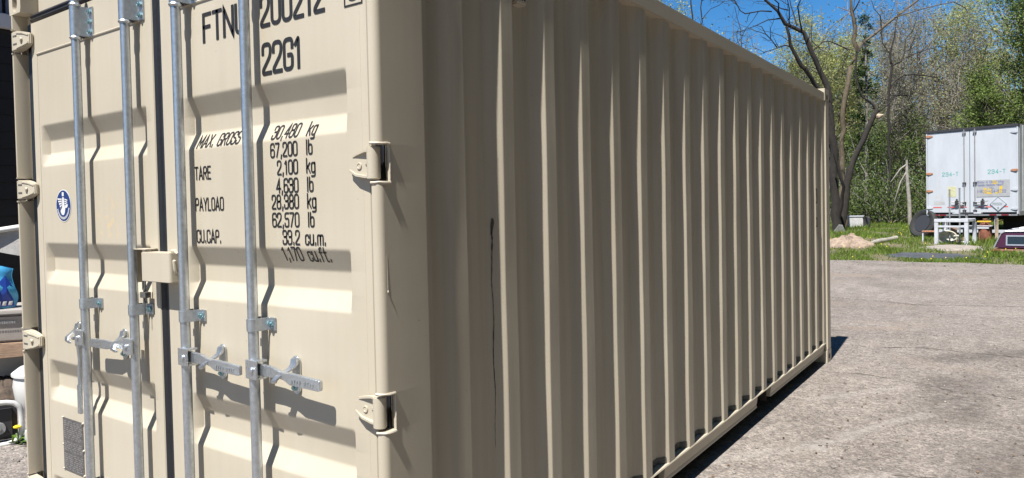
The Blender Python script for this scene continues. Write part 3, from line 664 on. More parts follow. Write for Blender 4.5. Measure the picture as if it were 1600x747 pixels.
# lettering painted on the right leaf (follows the pressed grooves)
srf = lambda x, z: (x, YD + depth(z) - .0016, z)
def line(s, x, z, h, xs=1.0, par=dr, **k):
    k.setdefault('th', .13)
    m = MB(); text(m, s, x, z, h, srf, step=.006, xs=xs, **k); o = m.build('lettering', M['black'], par); o['label'] = 'black lettering reading ' + s; return o
line('FTNU', -.897, 2.165, .094, th=.14, xs=1.16)
line('200212', -.565, 2.165, .094, th=.145, xs=1.02)
line('22G1', -.562, 2.008, .094, th=.145, xs=1.0)
m = MB(); text(m, '0', -.146, 2.176, .09, srf, th=.145)
for a, b, c, d in ((-.166, -.088, 2.155, 2.160), (-.166, -.088, 2.282, 2.287), (-.166, -.161, 2.1605, 2.2815), (-.093, -.088, 2.1605, 2.2815)):
    m.add([srf(a, c), srf(b, c), srf(b, d), srf(a, d)], [(0, 1, 2, 3)])
m.build('lettering', M['black'], dr)['label'] = 'boxed check digit'
hs = .0435
line('MAX. GROSS', -.968, 1.791, hs, xs=1.06); line('TARE', -.979, 1.676, hs); line('PAYLOAD', -.981, 1.563, hs, xs=.97); line('CU.CAP.', -.979, 1.447, hs)
for s, z, u in (('30,480', 1.791, 'kg'), ('67,200', 1.731, 'lb'), ('2,100', 1.673, 'kg'), ('4,630', 1.614, 'lb'), ('28,380', 1.562, 'kg'), ('62,570', 1.503, 'lb'), ('33.2', 1.446, 'cu.m.'), ('1,170', 1.392, 'cu.ft.')):
    dx = 0 if u in ('kg', 'lb') else -.0
    line(s, -.401 - text_w(s, hs) + .17 * hs + dx, z, hs)
    line(u, -.356 if u in ('kg', 'lb') else -.371, z, hs, xs=1.0)

# emblem on the left leaf
ec = (-2.038, 1.601)
def disc(r, dy, mname, name, par, r2=0):
    m = MB(); n = 40; m.add([(ec[0] + r * math.cos(2 * math.pi * k / n), YD - dy, ec[1] + r * math.sin(2 * math.pi * k / n)) for k in range(n)] + ([(ec[0] + r2 * math.cos(2 * math.pi * k / n), YD - dy, ec[1] + r2 * math.sin(2 * math.pi * k / n)) for k in range(n)] if r2 else []),
          [(k, (k + 1) % n, n + (k + 1) % n, n + k) for k in range(n)] if r2 else [tuple(range(n))]); return m.build(name, M[mname], par)
disc(.0735, .0012, 'white_print', 'emblem_border', dl)
eo = disc(.069, .0022, 'navy', 'emblem', dl); eo['label'] = 'round navy emblem with white winged figure'
m = MB()
def ep(poly): m.add([(ec[0] + x * .069, YD - .0032, ec[1] + z * .069) for x, z in poly], [tuple(range(len(poly)))])
ep([(-.13, .88), (.13, .88), (.13, .62), (-.13, .62)])
ep([(-.1, .55), (.12, .55), (.16, .1), (.3, -.1), (.22, -.45), (.05, -.62), (-.2, -.6), (-.38, -.4), (-.36, -.15), (-.12, -.05)])
ep([(.2, -.02), (.62, .12), (.66, -.02), (.52, -.14), (.3, -.16)])
for i in range(5): ep([(-.8 + i * .1, .50 - i * .17), (-.16 + i * .01, .46 - i * .12), (-.14, .39 - i * .12), (-.74 + i * .1, .39 - i * .17)])
for i in range(3): ep([(.2, .46 - i * .13), (.6 - i * .03, .38 - i * .13), (.62 - i * .03, .30 - i * .13), (.2, .38 - i * .13)])
for k in range(26):
    a = math.radians(195 + k * 150 / 25); a2 = a + math.radians(3.4)
    ep([(.74 * math.cos(a), .74 * math.sin(a)), (.74 * math.cos(a2), .74 * math.sin(a2)), (.9 * math.cos(a2), .9 * math.sin(a2)), (.9 * math.cos(a), .9 * math.sin(a))])
m.build('emblem_figure', M['white_print'], dl)

# data plate
m = MB(); pp = [(-2.117, .63), (-1.925, .63), (-1.925, .388), (-2.117, .388)]
m.prism(pp, lambda p, q, t: (p, t, q), YD - .003, YD - .0005); m.build('data_plate', M['plate'], dl)
m = MB(); r = random.Random(6)
for i in range(24):
    z = .618 - i * .0094; x = -2.107
    if i in (9, 15): continue
    while x < -1.94:
        l = r.uniform(.008, .03); m.add([(x, YD - .0036, z), (min(x + l, -1.933), YD - .0036, z), (min(x + l, -1.933), YD - .0036, z - .0042), (x, YD - .0036, z - .0042)], [(0, 1, 2, 3)]); x += l + r.uniform(.004, .02)
m.build('plate_engraving', mat('engraving', (.26, .25, .25), .5, .3), dl)
for x in (-2.119, -1.923):
    for z in (.628, .505, .392):
        m = MB(); m.tube([(x, YD - .007, z), (x, YD - .0005, z)], [.003, .006], 10); m.build('rivet', M['paint'], dl, smooth=True)

# ---- locking bars
BY = -.006; BR = .0172
def bolt(par, x, y, z, r=.0095, mname='zinc', n=6):
    m = MB(); m.cyl((x, y, z), (x, y - .008, z), r, n); m.cyl((x, y - .008, z), (x, y - .013, z), r * .55, 8); return m.build('bolt', M[mname], par)
def lever(par, pts):
    """forged lever: pts = (x, y, z, half height, half thickness) along its length"""
    secs = []
    for i, (x, y, z, hh, tt) in enumerate(pts):
        a = pts[max(i - 1, 0)]; b = pts[min(i + 1, len(pts) - 1)]; d = Vector((b[0] - a[0], 0, b[2] - a[2])).normalized(); up = Vector((-d.z, 0, d.x))
        c = Vector((x, y, z)); secs.append([c + up * hh + Vector((0, -tt, 0)), c + up * hh + Vector((0, tt, 0)), c - up * hh + Vector((0, tt, 0)), c - up * hh + Vector((0, -tt, 0))])
    m = MB(); m.sweep(secs); return m.build('handle', M['galv_cast'], par, bevel=.002)
def stad(cx, cz, w, h, n=8):
    P = []
    for k in range(n + 1): a = math.pi * k / n; P.append((cx + w * math.cos(a), cz + h - w + w * math.sin(a)))
    for k in range(n + 1): a = math.pi + math.pi * k / n; P.append((cx + w * math.cos(a), cz - h + w + w * math.sin(a)))
    return P
def catch(par, x, z, sg):
    m = MB(); m.prism(stad(x, z, .020, .062), lambda p, q, t: (p, t, q), YD - .009, YD - .001); m.build('handle_catch', M['galv_cast'], par, bevel=.002)
    bolt(par, x - .002, YD - .009, z + .038, .0105); bolt(par, x - .002, YD - .009, z - .040, .0105)
    m = MB()
    m.sweep([[(x + a - w, y, z + b), (x + a + w, y, z + b + .004), (x + a + w, y - t, z + b + .004), (x + a - w, y - t, z + b)] for a, b, y, w, t in
             ((.003, .054, YD - .008, .015, .010), (.005, .032, YD - .012, .016, .012), (-.005 * sg, .016, YD - .03, .016, .014), (-.016 * sg, .004, YD - .054, .015, .013), (-.03 * sg, -.012, YD - .064, .014, .011), (-.042 * sg, -.024, YD - .056, .010, .009))])
    m.build('catch_hook', M['galv_cast'], par, bevel=.0018)
    m = MB(); m.box(x - .028, x - .004, YD - .03, YD - .008, z - .018, z - .004); m.build('catch_stop', M['galv_cast'], par, bevel=.003)
def bar(x, hand):
    m = MB(); m.tube([(x, BY, z) for z in (.13, .8, 1.5, 2.2, 2.52)], BR, 20); o = m.build('locking_bar', M['galv'], cont, smooth=True)
    # bearing brackets: strap round the bar with a bolted ear on the right
    for z, h, nb in ((1.180, .021, 1), (2.372, .062, 3), (.40, .021, 1)):
        s = MB(); arc = [(x + (BR + .004) * math.cos(t), BY + (BR + .004) * math.sin(t)) for t in np.linspace(math.radians(200), math.radians(350), 9)]
        pts = [(x - BR - .004, YD - .002)] + arc + [(x + BR + .008, YD - .014), (x + BR + .014, YD - .006), (x + .062, YD - .006)]
        inn = [(x + .062, YD - .0008), (x + BR + .004, YD - .0008), (x + BR, BY)] + [(x + BR * math.cos(t), BY + BR * math.sin(t)) for t in np.linspace(math.radians(350), math.radians(200), 9)] + [(x - BR, YD - .002)]
        po = pts + inn; s.prism(po, lambda p, q, t: (p, q, t), z - h, z + h); s.build('bracket', M['galv'], o, bevel=.0012)
        for k in range(nb):
            zz = z + (0 if nb == 1 else (k - 1) * .042); bolt(o, x + .044, YD - .006, zz, .0115)
        c = MB(); c.cyl((x - BR - .004, BY + .012, z - h * .1), (x - BR - .011, BY + .012, z - h * .1), .0065, 8); c.build('pin', M['dark'], o)
        if nb == 3:
            for zz in (z - h - .007, z + h + .007): q = MB(); q.tube([(x, BY, zz - .007), (x, BY, zz), (x, BY, zz + .007)], [BR + .003, BR + .0065, BR + .003], 18); q.build('collar', M['galv'], o, smooth=True)
    # hub that carries the lever
    hx = x + (.018 if hand == 'right' else -.018); hz = 1.036
    u = MB()
    if hand == 'right':
        u.prism([(x - .016, BY - BR - .006), (x + .046, BY - BR - .009), (x + .046, BY - BR - .003), (x - .016, BY - BR)], lambda p, q, t: (p, q, t), hz - .031, hz + .031)
        u.prism([(x - .018, BY - BR - .002), (x + .046, BY - BR - .002), (x + .046, BY + BR), (x + .02, BY + BR), (x + BR + .001, BY), (x + .012, BY - .0135), (x - .018, BY - BR)], lambda p, q, t: (p, q, t), hz + .024, hz + .031)
        u.prism([(x - .018, BY - BR - .002), (x + .046, BY - BR - .002), (x + .046, BY + BR), (x + .02, BY + BR), (x + BR + .001, BY), (x + .012, BY - .0135), (x - .018, BY - BR)], lambda p, q, t: (p, q, t), hz - .031, hz - .024)
    else:
        u.prism([(x + .016, BY - BR - .006), (x - .046, BY - BR - .009), (x - .046, BY - BR - .003), (x + .016, BY - BR)], lambda p, q, t: (p, q, t), hz - .031, hz + .031)
        for za in (.024, -.031):
            u.prism([(x + .018, BY - BR - .002), (x - .046, BY - BR - .002), (x - .046, BY + BR), (x - .02, BY + BR), (x - BR - .001, BY), (x - .012, BY - .0135), (x + .018, BY - BR)], lambda p, q, t: (p, q, t), hz + za, hz + za + .007)
    u.build('hub', M['galv_cast'], o, bevel=.0015)
    sg = 1 if hand == 'right' else -1
    m = MB(); px = x + sg * .022; m.tube([(px, BY - BR - .006, hz), (px, BY - BR - .013, hz), (px, BY - BR - .016, hz)], [.009, .009, .005], 12); m.build('pivot_pin', M['galv_cast'], o, smooth=True)
    if hand == 'down':
        lx = x - .066
        lever(o, [(lx + .004, BY, hz + .005, .014, .006), (lx - .004, BY, hz - .05, .012, .006), (lx + .004, BY, hz - .10, .009, .006), (lx - .004, BY, hz - .16, .013, .005), (lx + .0, BY, hz - .205, .010, .006), (lx + .002, BY - .004, hz - .215, .0145, .006), (lx + .006, BY - .006, hz - .335, .0145, .006)])
        catch(o, x - .153, 1.024, -1)
    else:
        y = BY - .002
        lever(o, [(x + sg * a, y + dy, hz + dz, hh, tt) for a, dy, dz, hh, tt in ((.02, 0, 0, .019, .007), (.10, 0, -.001, .018, .007), (.125, -.001, -.002, .014, .009), (.15, -.002, -.004, .011, .010), (.172, -.003, -.007, .012, .010), (.20, -.006, -.011, .0185, .008), (.335, -.008, -.014, .0175, .008), (.345, -.008, -.014, .015, .006))])
        if hand == 'right':
            e = MB(); r = random.Random(int(x * -100))
            for i in range(9):
                ex_ = x + .21 + i * .0125
                if i == 4: continue
                e.box(ex_, ex_ + .007, y - .0182, y - .0155, hz - .022 + r.uniform(0, .003), hz - .008 - r.uniform(0, .004))
            e.build('handle_embossing', M['galv_cast'], o)
        catch(o, x + sg * .163, 1.024, sg)
    return o
b1 = bar(-1.764, 'down'); b1['label'] = 'leftmost locking bar, its lever hanging down'
b2 = bar(-1.357, 'left'); b2['label'] = 'locking bar left of the door gap, lever pointing left'
b3 = bar(-.997, 'right'); b3['label'] = 'locking bar right of the lock box, lever pointing right'
b4 = bar(-.592, 'right'); b4['label'] = 'rightmost locking bar crossing the lettering'

# lock box over the door gap
m = MB(); x0, x1, z0, z1 = -1.272, -1.068, 1.297, 1.409; yf = -.019
R = .012
out = [(x0, YD - .002), (x0, yf + R)] + [(x0 + R - R * math.cos(t), yf + R - R * math.sin(t)) for t in np.linspace(0, math.pi / 2, 6)][1:] + [(x1 - R + R * math.sin(t), yf + R - R * math.cos(t)) for t in np.linspace(0, math.pi / 2, 6)] + [(x1, YD - .002)]
m.prism(out, lambda p, q, t: (p, q, t), z0, z1)
lb = m.build('lock_box', M['paint'], cont, bevel=.0025)
m = MB(); m.tube([(x1 - .004, yf + .02, z1 - .03), (x1 + .003, yf + .018, z1 - .032), (x1 + .004, yf + .018, z1 - .062), (x1 + .004, yf + .022, z1 - .074), (x1 + .004, yf + .032, z1 - .076), (x1 + .004, yf + .04, z1 - .066), (x1 + .004, yf + .041, z1 - .052)], [.006, .0065, .006, .0055, .005, .005, .004], 8); m.build('hook', M['paint'], lb, smooth=True)
m = MB(); m.tube([(x1 - .05, .012, z1 - .008), (x1 - .03, .012, z1 + .006), (x1 - .012, .012, z1 + .006), (x1 + .0, .014, z1 - .006)], .007, 8); m.build('hook', M['paint'], lb, smooth=True)
m = MB(); m.box(-1.372, -1.366, YD - .05, YD - .001, 1.285, 1.42); m.box(-1.3655, -1.25, YD - .05, YD - .001, 1.416, 1.42); m.build('back_plate', M['paint'], lb, bevel=.0015)
m = MB(); m.tube([(-1.318, .012, 1.296), (-1.318, .012, 1.262), (-1.31, .012, 1.252), (-1.302, .012, 1.262), (-1.302, .012, 1.296)], .004, 6); m.box(-1.328, -1.288, .004, .026, 1.228, 1.25); m.cyl((-1.313, .014, 1.227), (-1.313, .014, 1.15), .0025, 6); m.build('latch', M['darkgrey'], lb)

# ================================================================== TRAILER behind the lot
M['twhite'] = mat('trailer_white', (.465, .49, .53), .5, var=.06, vscale=2.5, stretch=(1.5, 1.5, .4))
M['tside'] = mat('trailer_ribbed_side', (.44, .47, .49), .45, .3, var=.12, vscale=3)
M['tblack'] = mat('trailer_black_trim', (.03, .03, .035), .6)
M['steel'] = mat('dull_steel', (.33, .34, .35), .5, .5, var=.2, vscale=20)
M['rust'] = mat('rusty_orange', (.36, .17, .095), .8, var=.35, vscale=18)
M['rust_brown'] = mat('rusty_brown', (.20, .075, .045), .85, var=.4, vscale=14, bump=.3)
M['teal'] = mat('teal_lettering', (.05, .36, .32), .5)
M['signgrey'] = mat('grey_sign_board', (.34, .35, .36), .6, var=.1, vscale=6)
M['signblue'] = mat('blue_sign_print', (.16, .17, .33), .6)
M['yellow'] = mat('yellow_print', (.62, .43, .04), .6)
M['cream'] = mat('cream_notice', (.5, .49, .31), .7, var=.1, vscale=8)
M['redtape'] = mat('red_reflective_tape', (.62, .06, .04), .5)
M['redlamp'] = mat('dark_red_lamp', (.22, .012, .02), .3)
M['tyre'] = mat('tyre_rubber', (.022, .022, .022), .85, var=.25, vscale=12, bump=.3, bscale=40)
M['grime'] = mat('grey_grime', (.42, .415, .41), .7, var=.15, vscale=6)
TA = math.atan2(-0.27964, 0.96010)
trl = empty('semi_trailer', (-.975, 26.78, terr(26.5)), 'white box trailer parked on the grass, rear doors facing the lot', 'trailer', rz=TA)
G0 = terr(26.5); TW = 2.66
def tb(name, mname, boxes, par=trl, bevel=0):
    m = MB()
    for b in boxes: m.box(b[0], b[1], b[2], b[3], b[4] - G0, b[5] - G0)
    return m.build(name, M[mname], par, bevel=bevel, local=True)
def tz(z): return z - G0
ZB, ZT = 1.10, 3.84
tb('rear_frame', 'twhite', [(0, .045, 0, .1, ZB - .06, ZT), (TW - .045, TW, 0, .1, ZB - .06, ZT)], bevel=.005)
tb('rear_header', 'tblack', [(-.01, TW + .01, -.012, .12, ZT - .05, ZT + .035)], bevel=.005)
d1 = tb('door', 'twhite', [(.05, 1.305, .015, .06, ZB, ZT - .055)], bevel=.006); d2 = tb('door', 'twhite', [(1.32, TW - .05, .015, .06, ZB, ZT - .055)], bevel=.006)
d1['label'] = 'left white trailer door with cream notice'; d2['label'] = 'right white trailer door with grey sign and diamond placard'
tb('door_seal', 'tblack', [(1.306, 1.319, .02, .06, ZB, ZT - .06)])
# ribbed side walls, roof and nose
for xa, sg in ((TW, 1), (0, -1)):
    m = MB(); P = []; y = .1
    while y < 11.9: P += [(y, 0), (y + .03, .025), (y + .09, .025), (y + .12, 0)]; y += .34
    n = len(P); m.add([(xa + sg * (q - .02), p, z) for z in (tz(ZB), tz(ZT)) for p, q in P], [(i, i + 1, n + i + 1, n + i) for i in range(n - 1)])
    m.build('side_wall', M['tside'], trl, local=True)
tb('roof', 'tside', [(.02, TW - .02, .12, 12, ZT - .01, ZT + .02)]); tb('front_wall', 'tside', [(.0, TW, 11.9, 12, ZB, ZT)])
tb('floor_frame', 'tblack', [(.02, TW - .02, .1, 12, ZB - .12, ZB - .02), (.7, .82, .2, 11, .85, ZB - .12), (1.84, 1.96, .2, 11, .85, ZB - .12)])
tb('side_rail', 'steel', [(TW - .02, TW + .01, .1, 12, ZB - .1, ZB + .04)])
# rods, handles, hinges
for x, par in ((1.16, d1), (1.47, d2)):
    m = MB(); m.cyl((x, -.02, tz(ZB - .03)), (x, -.02, tz(ZT - .02)), .016, 10); o = m.build('lock_rod', M['steel'], trl, local=True)
    for z in (ZT - .12, 2.06, 1.42, 1.16):
        m = MB(); m.box(x - .05, x + .05, -.035, .014, tz(z - .03), tz(z + .03)); m.build('rod_bracket', M['tblack' if z < 2.5 else 'steel'], o, local=True, bevel=.004)
    s = -1 if x < 1.3 else 1
    m = MB(); m.tube([(x, -.045, tz(1.44)), (x + s * .2, -.05, tz(1.43)), (x + s * .38, -.05, tz(1.47))], .014, 6); m.tube([(x, -.04, tz(1.36)), (x + s * .2, -.045, tz(1.37)), (x + s * .38, -.045, tz(1.34))], .012, 6); m.build('handle', M['steel'], o, local=True)
    m = MB(); m.box(x + s * .22 - .05, x + s * .22 + .05, -.07, .014, tz(1.36), tz(1.49)); m.box(x + s * .22 - .02, x + s * .22 + .02, -.06, .014, tz(1.49), tz(1.55)); m.build('handle_catch', M['tblack'], o, local=True, bevel=.01)
for x, zs, s in ((.05, (3.68, 2.42, 1.83, 1.26), 1), (TW - .05, (3.62, 2.42, 1.81, 1.21), -1)):
    for k, z in enumerate(zs):
        rusty = (s > 0 and k < 3) or (s < 0 and k == 1)
        m = MB(); m.sweep([[(x + s * a, y, tz(z - h)), (x + s * a, y, tz(z + h)), (x + s * a, .014, tz(z + h)), (x + s * a, .014, tz(z - h))] for a, y, h in ((-.04, -.02, .035), (.03, -.015, .04), (.10, -.005, .035), (.16, 0.0, .022))])
        o = m.build('hinge', M['rust' if rusty else 'twhite'], d1 if s > 0 else d2, local=True, bevel=.006)
        o['label'] = 'rusty orange trailer hinge' if rusty else 'white painted trailer hinge'
# lettering, sign, placard, notice, tape
tsf = lambda off: (lambda x, z: (x, .015 - off, tz(z)))
for x, z, par in ((.50, 2.315, d1), (1.835, 2.34, d2)):
    m = MB(); text(m, '234-T', x, z, .125, tsf(.003), th=.12, gap=.30, xs=1.2); m.build('lettering', M['teal'], par, local=True)['label'] = 'teal lettering reading 234-T'
m = MB(); m.box(1.50, 2.43, .006, .0145, tz(1.60), tz(2.14)); m.build('sign', M['signgrey'], d2, local=True)
m = MB()
def poly_t(P, off, lst): lst.add([(x, .015 - off, tz(z)) for x, z in P], [tuple(range(len(P)))])
poly_t([(1.96, 2.12), (2.02, 2.13), (2.1, 2.06), (2.06, 2.0), (1.97, 2.0)], .011, m); poly_t([(1.68, 1.72), (1.72, 1.9), (1.8, 1.86), (1.84, 1.7)], .011, m); poly_t([(1.84, 1.68), (1.86, 1.88), (1.92, 1.86), (1.94, 1.69)], .011, m)
poly_t([(2.13, 1.72), (2.16, 1.94), (2.23, 1.95), (2.22, 1.72)], .011, m); poly_t([(2.02, 1.70), (2.05, 1.75), (2.12, 1.74), (2.1, 1.69)], .011, m)
m.build('sign_figure', M['yellow'], d2, local=True)
m = MB(); sf = tsf(.013)
text(m, 'Know A Child Who', 1.535, 2.045, .065, sf, th=.14, gap=.2, xs=1.33); text(m, 'Needs Medical Help?', 1.535, 1.95, .062, sf, th=.14, gap=.2, xs=1.2); text(m, 'CALL', 1.88, 1.862, .05, sf, th=.14, gap=.3); text(m, '1-800-454-3752', 1.53, 1.735, .085, sf, th=.15, gap=.3, xs=1.02)
m.build('sign_lettering', M['signblue'], d2, local=True)['label'] = 'blue sign lettering: Know A Child Who Needs Medical Help? CALL 1-800-454-3752'
m = MB(); c = (2.115, 1.36); R = .235; m.prism([(c[0] - R, c[1]), (c[0], c[1] - R), (c[0] + R, c[1]), (c[0], c[1] + R)], lambda p, q, t: (p, t, tz(q)), -.002, .0085); m.build('hazard_placard', M['twhite'], d2, local=True)
m = MB()
for k in range(4):
    a = [(-1, 0), (0, -1), (1, 0), (0, 1)][k]; b = [(-1, 0), (0, -1), (1, 0), (0, 1)][(k + 1) % 4]
    poly_t([(c[0] + R * a[0], c[1] + R * a[1]), (c[0] + R * b[0], c[1] + R * b[1]), (c[0] + .9 * R * b[0], c[1] + .9 * R * b[1]), (c[0] + .9 * R * a[0], c[1] + .9 * R * a[1])], .0185, m)
text(m, 'POISON', c[0] - .15, c[1] - .035, .075, tsf(.0185), th=.15, gap=.26, xs=.95); text(m, '6', c[0] - .015, c[1] - .16, .06, tsf(.0185), th=.2)
m.build('placard_print', mat('placard_print', (.12, .16, .18), .6), d2, local=True)
m = MB(); m.box(.655, .91, .010, .0145, tz(1.62), tz(1.965)); m.build('notice', M['cream'], d1, local=True)
m = MB(); r = random.Random(9)
for i in range(7): x = .68 + r.uniform(0, .16); z = 1.66 + i * .042; poly_t([(x, z), (x + r.uniform(.03, .07), z), (x + .05, z + .014), (x, z + .014)], .0065, m)
poly_t([(.85, 1.9), (.89, 1.89), (.88, 1.93)], .0065, m); m.build('notice_print', mat('notice_print', (.4, .38, .2), .7), d1, local=True)
for x0, x1, par in ((.21, .47, d1), (.64, .88, d1), (.98, 1.22, d1), (1.56, 1.68, d2), (1.76, 1.92, d2), (2.25, 2.38, d2)):
    m = MB(); m.box(x0, x1, .011, .0145, tz(1.262), tz(1.290)); m.build('reflective_tape', M['redtape'], par, local=True)
# grime streak and grille shaped residue on the left door
m = MB(); poly_t([(.24, 1.37), (.57, 1.37), (.57, 1.46), (.24, 1.46)], .003, m); m.build('vent_plate', M['grime'], d1, local=True)
m = MB(); poly_t([(.25, 1.48), (.54, 1.48), (.50, 1.68), (.44, 1.72), (.42, 2.5), (.40, 2.86), (.385, 2.5), (.37, 1.72), (.29, 1.68)], .0025, m); m.build('stain', mat('dirty_white', (.46, .475, .50), .6, var=.06, vscale=9), d1, local=True)
# bumper, lamps, underride guard, mud flaps, wheels
tb('bumper', 'steel', [(.02, TW - .02, -.03, .09, .985, ZB - .065)], bevel=.006)
for x in (.2, .42, TW - .78, TW - .45): tb('tail_lamp', 'redlamp', [(x, x + .2, -.045, -.031, 1.0, 1.035)], bevel=.004)
tb('underride_guard', 'twhite', [(.55, .63, .02, .1, .5, .984), (2.0, 2.08, .02, .1, .5, .984), (.3, 2.35, -.01, .019, .44, .54)], bevel=.006)
for x in (.1, 1.95): tb('mud_flap', 'tyre', [(x, x + .6, 1.0, 1.02, .45, 1.0)])
for yy in (1.6, 2.9):
    for x in (.02, .38, TW - .68, TW - .32):
        m = MB(); R = .5; pr_ = [(.0, .28), (.06, .28), (.03, .44), (.0, .5), (.28, .5), (.25, .44), (.22, .28), (.28, .28)]
        n = 24; prof = [(.02, .27), (.0, .42), (.03, .49), (.15, .51), (.27, .49), (.30, .42), (.28, .27)]
        vs = [(x + a, yy + rr * math.cos(2 * math.pi * k / n), .51 + rr * math.sin(2 * math.pi * k / n)) for a, rr in prof for k in range(n)]
        q = len(prof); m.add(vs, [(i * n + k, i * n + (k + 1) % n, (i + 1) * n + (k + 1) % n, (i + 1) * n + k) for i in range(q - 1) for k in range(n)])
        w = m.build('wheel', M['tyre'], trl, local=True, smooth=True)
        m = MB(); m.tube([(x + .06, yy, .51), (x + .12, yy, .51), (x + .2, yy, .51)], [.27, .2, .27], 20); m.build('rim', M['steel'], w, local=True, smooth=True)

# ================================================================== YARD OBJECTS in front of the trailer
M['offwhite'] = mat('weathered_white_paint', (.50, .52, .56), .6, var=.12, vscale=9)
M['ceramic'] = mat('old_ceramic', (.56, .55, .47), .35, var=.12, vscale=12)
M['maroon'] = mat('maroon_enamel', (.055, .012, .024), .25, coat=.5, var=.15, vscale=6)
M['alu'] = mat('aluminium_trim', (.5, .51, .53), .4, .7, var=.1, vscale=15)
M['glass'] = mat('dark_window_glass', (.02, .024, .022), .08, spec=.8)
M['tarp'] = mat('dark_grey_mat', (.05, .055, .065), .75, var=.35, vscale=5, bump=.4, bscale=12)
M['concrete'] = mat('pale_concrete', (.24, .21, .185), .9, var=.25, vscale=6, bump=.6, bscale=30)
M['dirt'] = mat('sandy_dirt', (.25, .19, .145), .95, var=.3, vscale=9, bump=.9, bscale=25)
M['wood_red'] = mat('red_brown_board', (.20, .07, .045), .85, var=.35, vscale=10)
M['wood'] = mat('weathered_wood', (.30, .20, .135), .8, var=.3, vscale=4, stretch=(3, 3, 30), bump=.4, bscale=40)
M['log'] = mat('grey_log', (.27, .25, .22), .9, var=.3, vscale=8, bump=.7, bscale=25)
M['pale_wood'] = mat('broken_pale_wood', (.38, .30, .22), .85, var=.2, vscale=15)

# white steel rack
rk = empty('steel_rack', (0, 24.0, terr(24)), 'white square-tube steel frame standing before the trailer', 'rack', rz=-.28)
g = .0
m = MB(); m.box(-.42, .49, -.40, -.30, .66, .76); m.build('top_beam', M['offwhite'], rk, local=True, bevel=.008)
m = MB(); m.box(-.40, .47, .22, .30, .66, .76); m.build('top_beam', M['offwhite'], rk, local=True, bevel=.008)
m = MB(); m.box(-.34, .41, -.385, -.315, .50, .56); m.build('cross_bar', M['offwhite'], rk, local=True, bevel=.006)
for x in (-.42, .39):
    for y in (-.40, .22):
        m = MB(); m.box(x, x + .10, y + .003, y + .097, -.1, .658); m.build('leg', M['offwhite'], rk, local=True, bevel=.008)
    m = MB(); m.box(x + .01, x + .09, -.298, .218, .67, .75); m.build('side_beam', M['offwhite'], rk, local=True, bevel=.006)
# two grey posts and a jack standing behind / through the rack
for i, (x, y, h, lab) in enumerate(((-.13, 24.05, 1.62, 'thin grey steel post rising left through the white rack'), (.135, 23.9, 1.66, 'thin grey steel post rising right through the white rack'))):
    m = MB(); z = terr(y); m.cyl((x, y, z - .05), (x, y, z + h), .022, 10); m.cyl((x, y, z - .01), (x, y, z + .03), .06, 12); m.cyl((x, y, z + h), (x, y, z + h + .02), .028, 10)
    tag(m.build('steel_post', M['steel']), lab, 'post', 'grey posts at the white rack')
tj = empty('trailer_jack', (.28, 24.55, terr(24.5)), 'dark steel jack stand with pale foot under the trailer rear', 'jack')
m = MB(); m.cyl((0, 0, .06), (0, 0, .62), .06, 12); m.cyl((0, 0, .62), (0, 0, .86), .035, 12); m.build('column', M['steel'], tj, local=True)
m = MB(); m.lathe([(.16, 0), (.15, .03), (.07, .06)], n=16); m.build('foot', M['grime'], tj, local=True)
m = MB(); m.box(-.18, .18, -.05, .05, .86, .92); m.build('head', M['tblack'], tj, local=True, bevel=.01)
m = MB(); m.tube([(.05, 0, .5), (.2, -.05, .5), (.22, -.05, .62)], .015, 6); m.build('crank', M['steel'], tj, local=True)
# ceramic basin lying on its side
bs = empty('ceramic_basin', (-.20, 24.0, terr(24)), 'cream ceramic basin tipped on its side under the white rack', 'basin', rz=.25)
m = MB(); n = 22; prof = [(.02, .12), (.14, .13), (.2, .10), (.235, .02), (.24, -.02), (.215, -.03), (.20, .0), (.17, .06), (.11, .09), (.02, .095)]
m.add([(rr * 1.12 * math.cos(2 * math.pi * k / n), zz - .02, .2 + rr * .85 * math.sin(2 * math.pi * k / n)) for rr, zz in prof for k in range(n)], [(i * n + k, i * n + (k + 1) % n, (i + 1) * n + (k + 1) % n, (i + 1) * n + k) for i in range(len(prof) - 1) for k in range(n)] + [tuple(range(n)), tuple(range((len(prof) - 1) * n, len(prof) * n))])
m.build('bowl', M['ceramic'], bs, local=True, smooth=True)
m = MB(); m.box(-.1, .12, .12, .3, .05, .3); m.build('pedestal', M['ceramic'], bs, local=True, bevel=.04)
m = MB(); m.box(.15, .33, -.06, .06, .2, .26); m.build('spout_shelf', M['ceramic'], bs, local=True, bevel=.025)
# small stool and planks left of the rack
st = empty('low_stool', (-.72, 24.75, terr(24.7)), 'small white rusty-topped stool left of the white rack', 'stool')
m = MB(); m.box(-.2, .24, -.16, .16, .30, .345); m.build('seat', M['rust'], st, local=True, bevel=.01)
for x in (-.19, .19):
    for y in (-.14, .12): m = MB(); m.box(x, x + .035, y, y + .035, -.03, .298); m.build('leg', M['offwhite'], st, local=True)
m = MB(); m.box(-.09, .09, -.06, .06, 0, .46); o = m.build('wood_block', M['wood'], bevel=.006); o.location = (-.06, 24.55, terr(24.5) - .01); tag(o, 'upright tan wooden block behind the white rack', 'wood block')
# white boards lying behind the rack
bd = empty('white_boards', (.32, 24.9, terr(24.9)), 'white boards stacked under the trailer bumper behind the rack', 'boards', rz=-.2)
for i, (x0, x1, z0, z1) in enumerate(((-.32, .55, .40, .45), (-.2, .62, .47, .50), (-.42, .35, .86, .90))):
    m = MB(); m.box(x0, x1, -.1, .1, z0, z1); m.build('board', M['offwhite'], bd, local=True, bevel=.004)
for x in (-.15, .28): m = MB(); m.box(x, x + .07, -.05, .05, -.05, .399); m.build('support', M['wood'], bd, local=True)
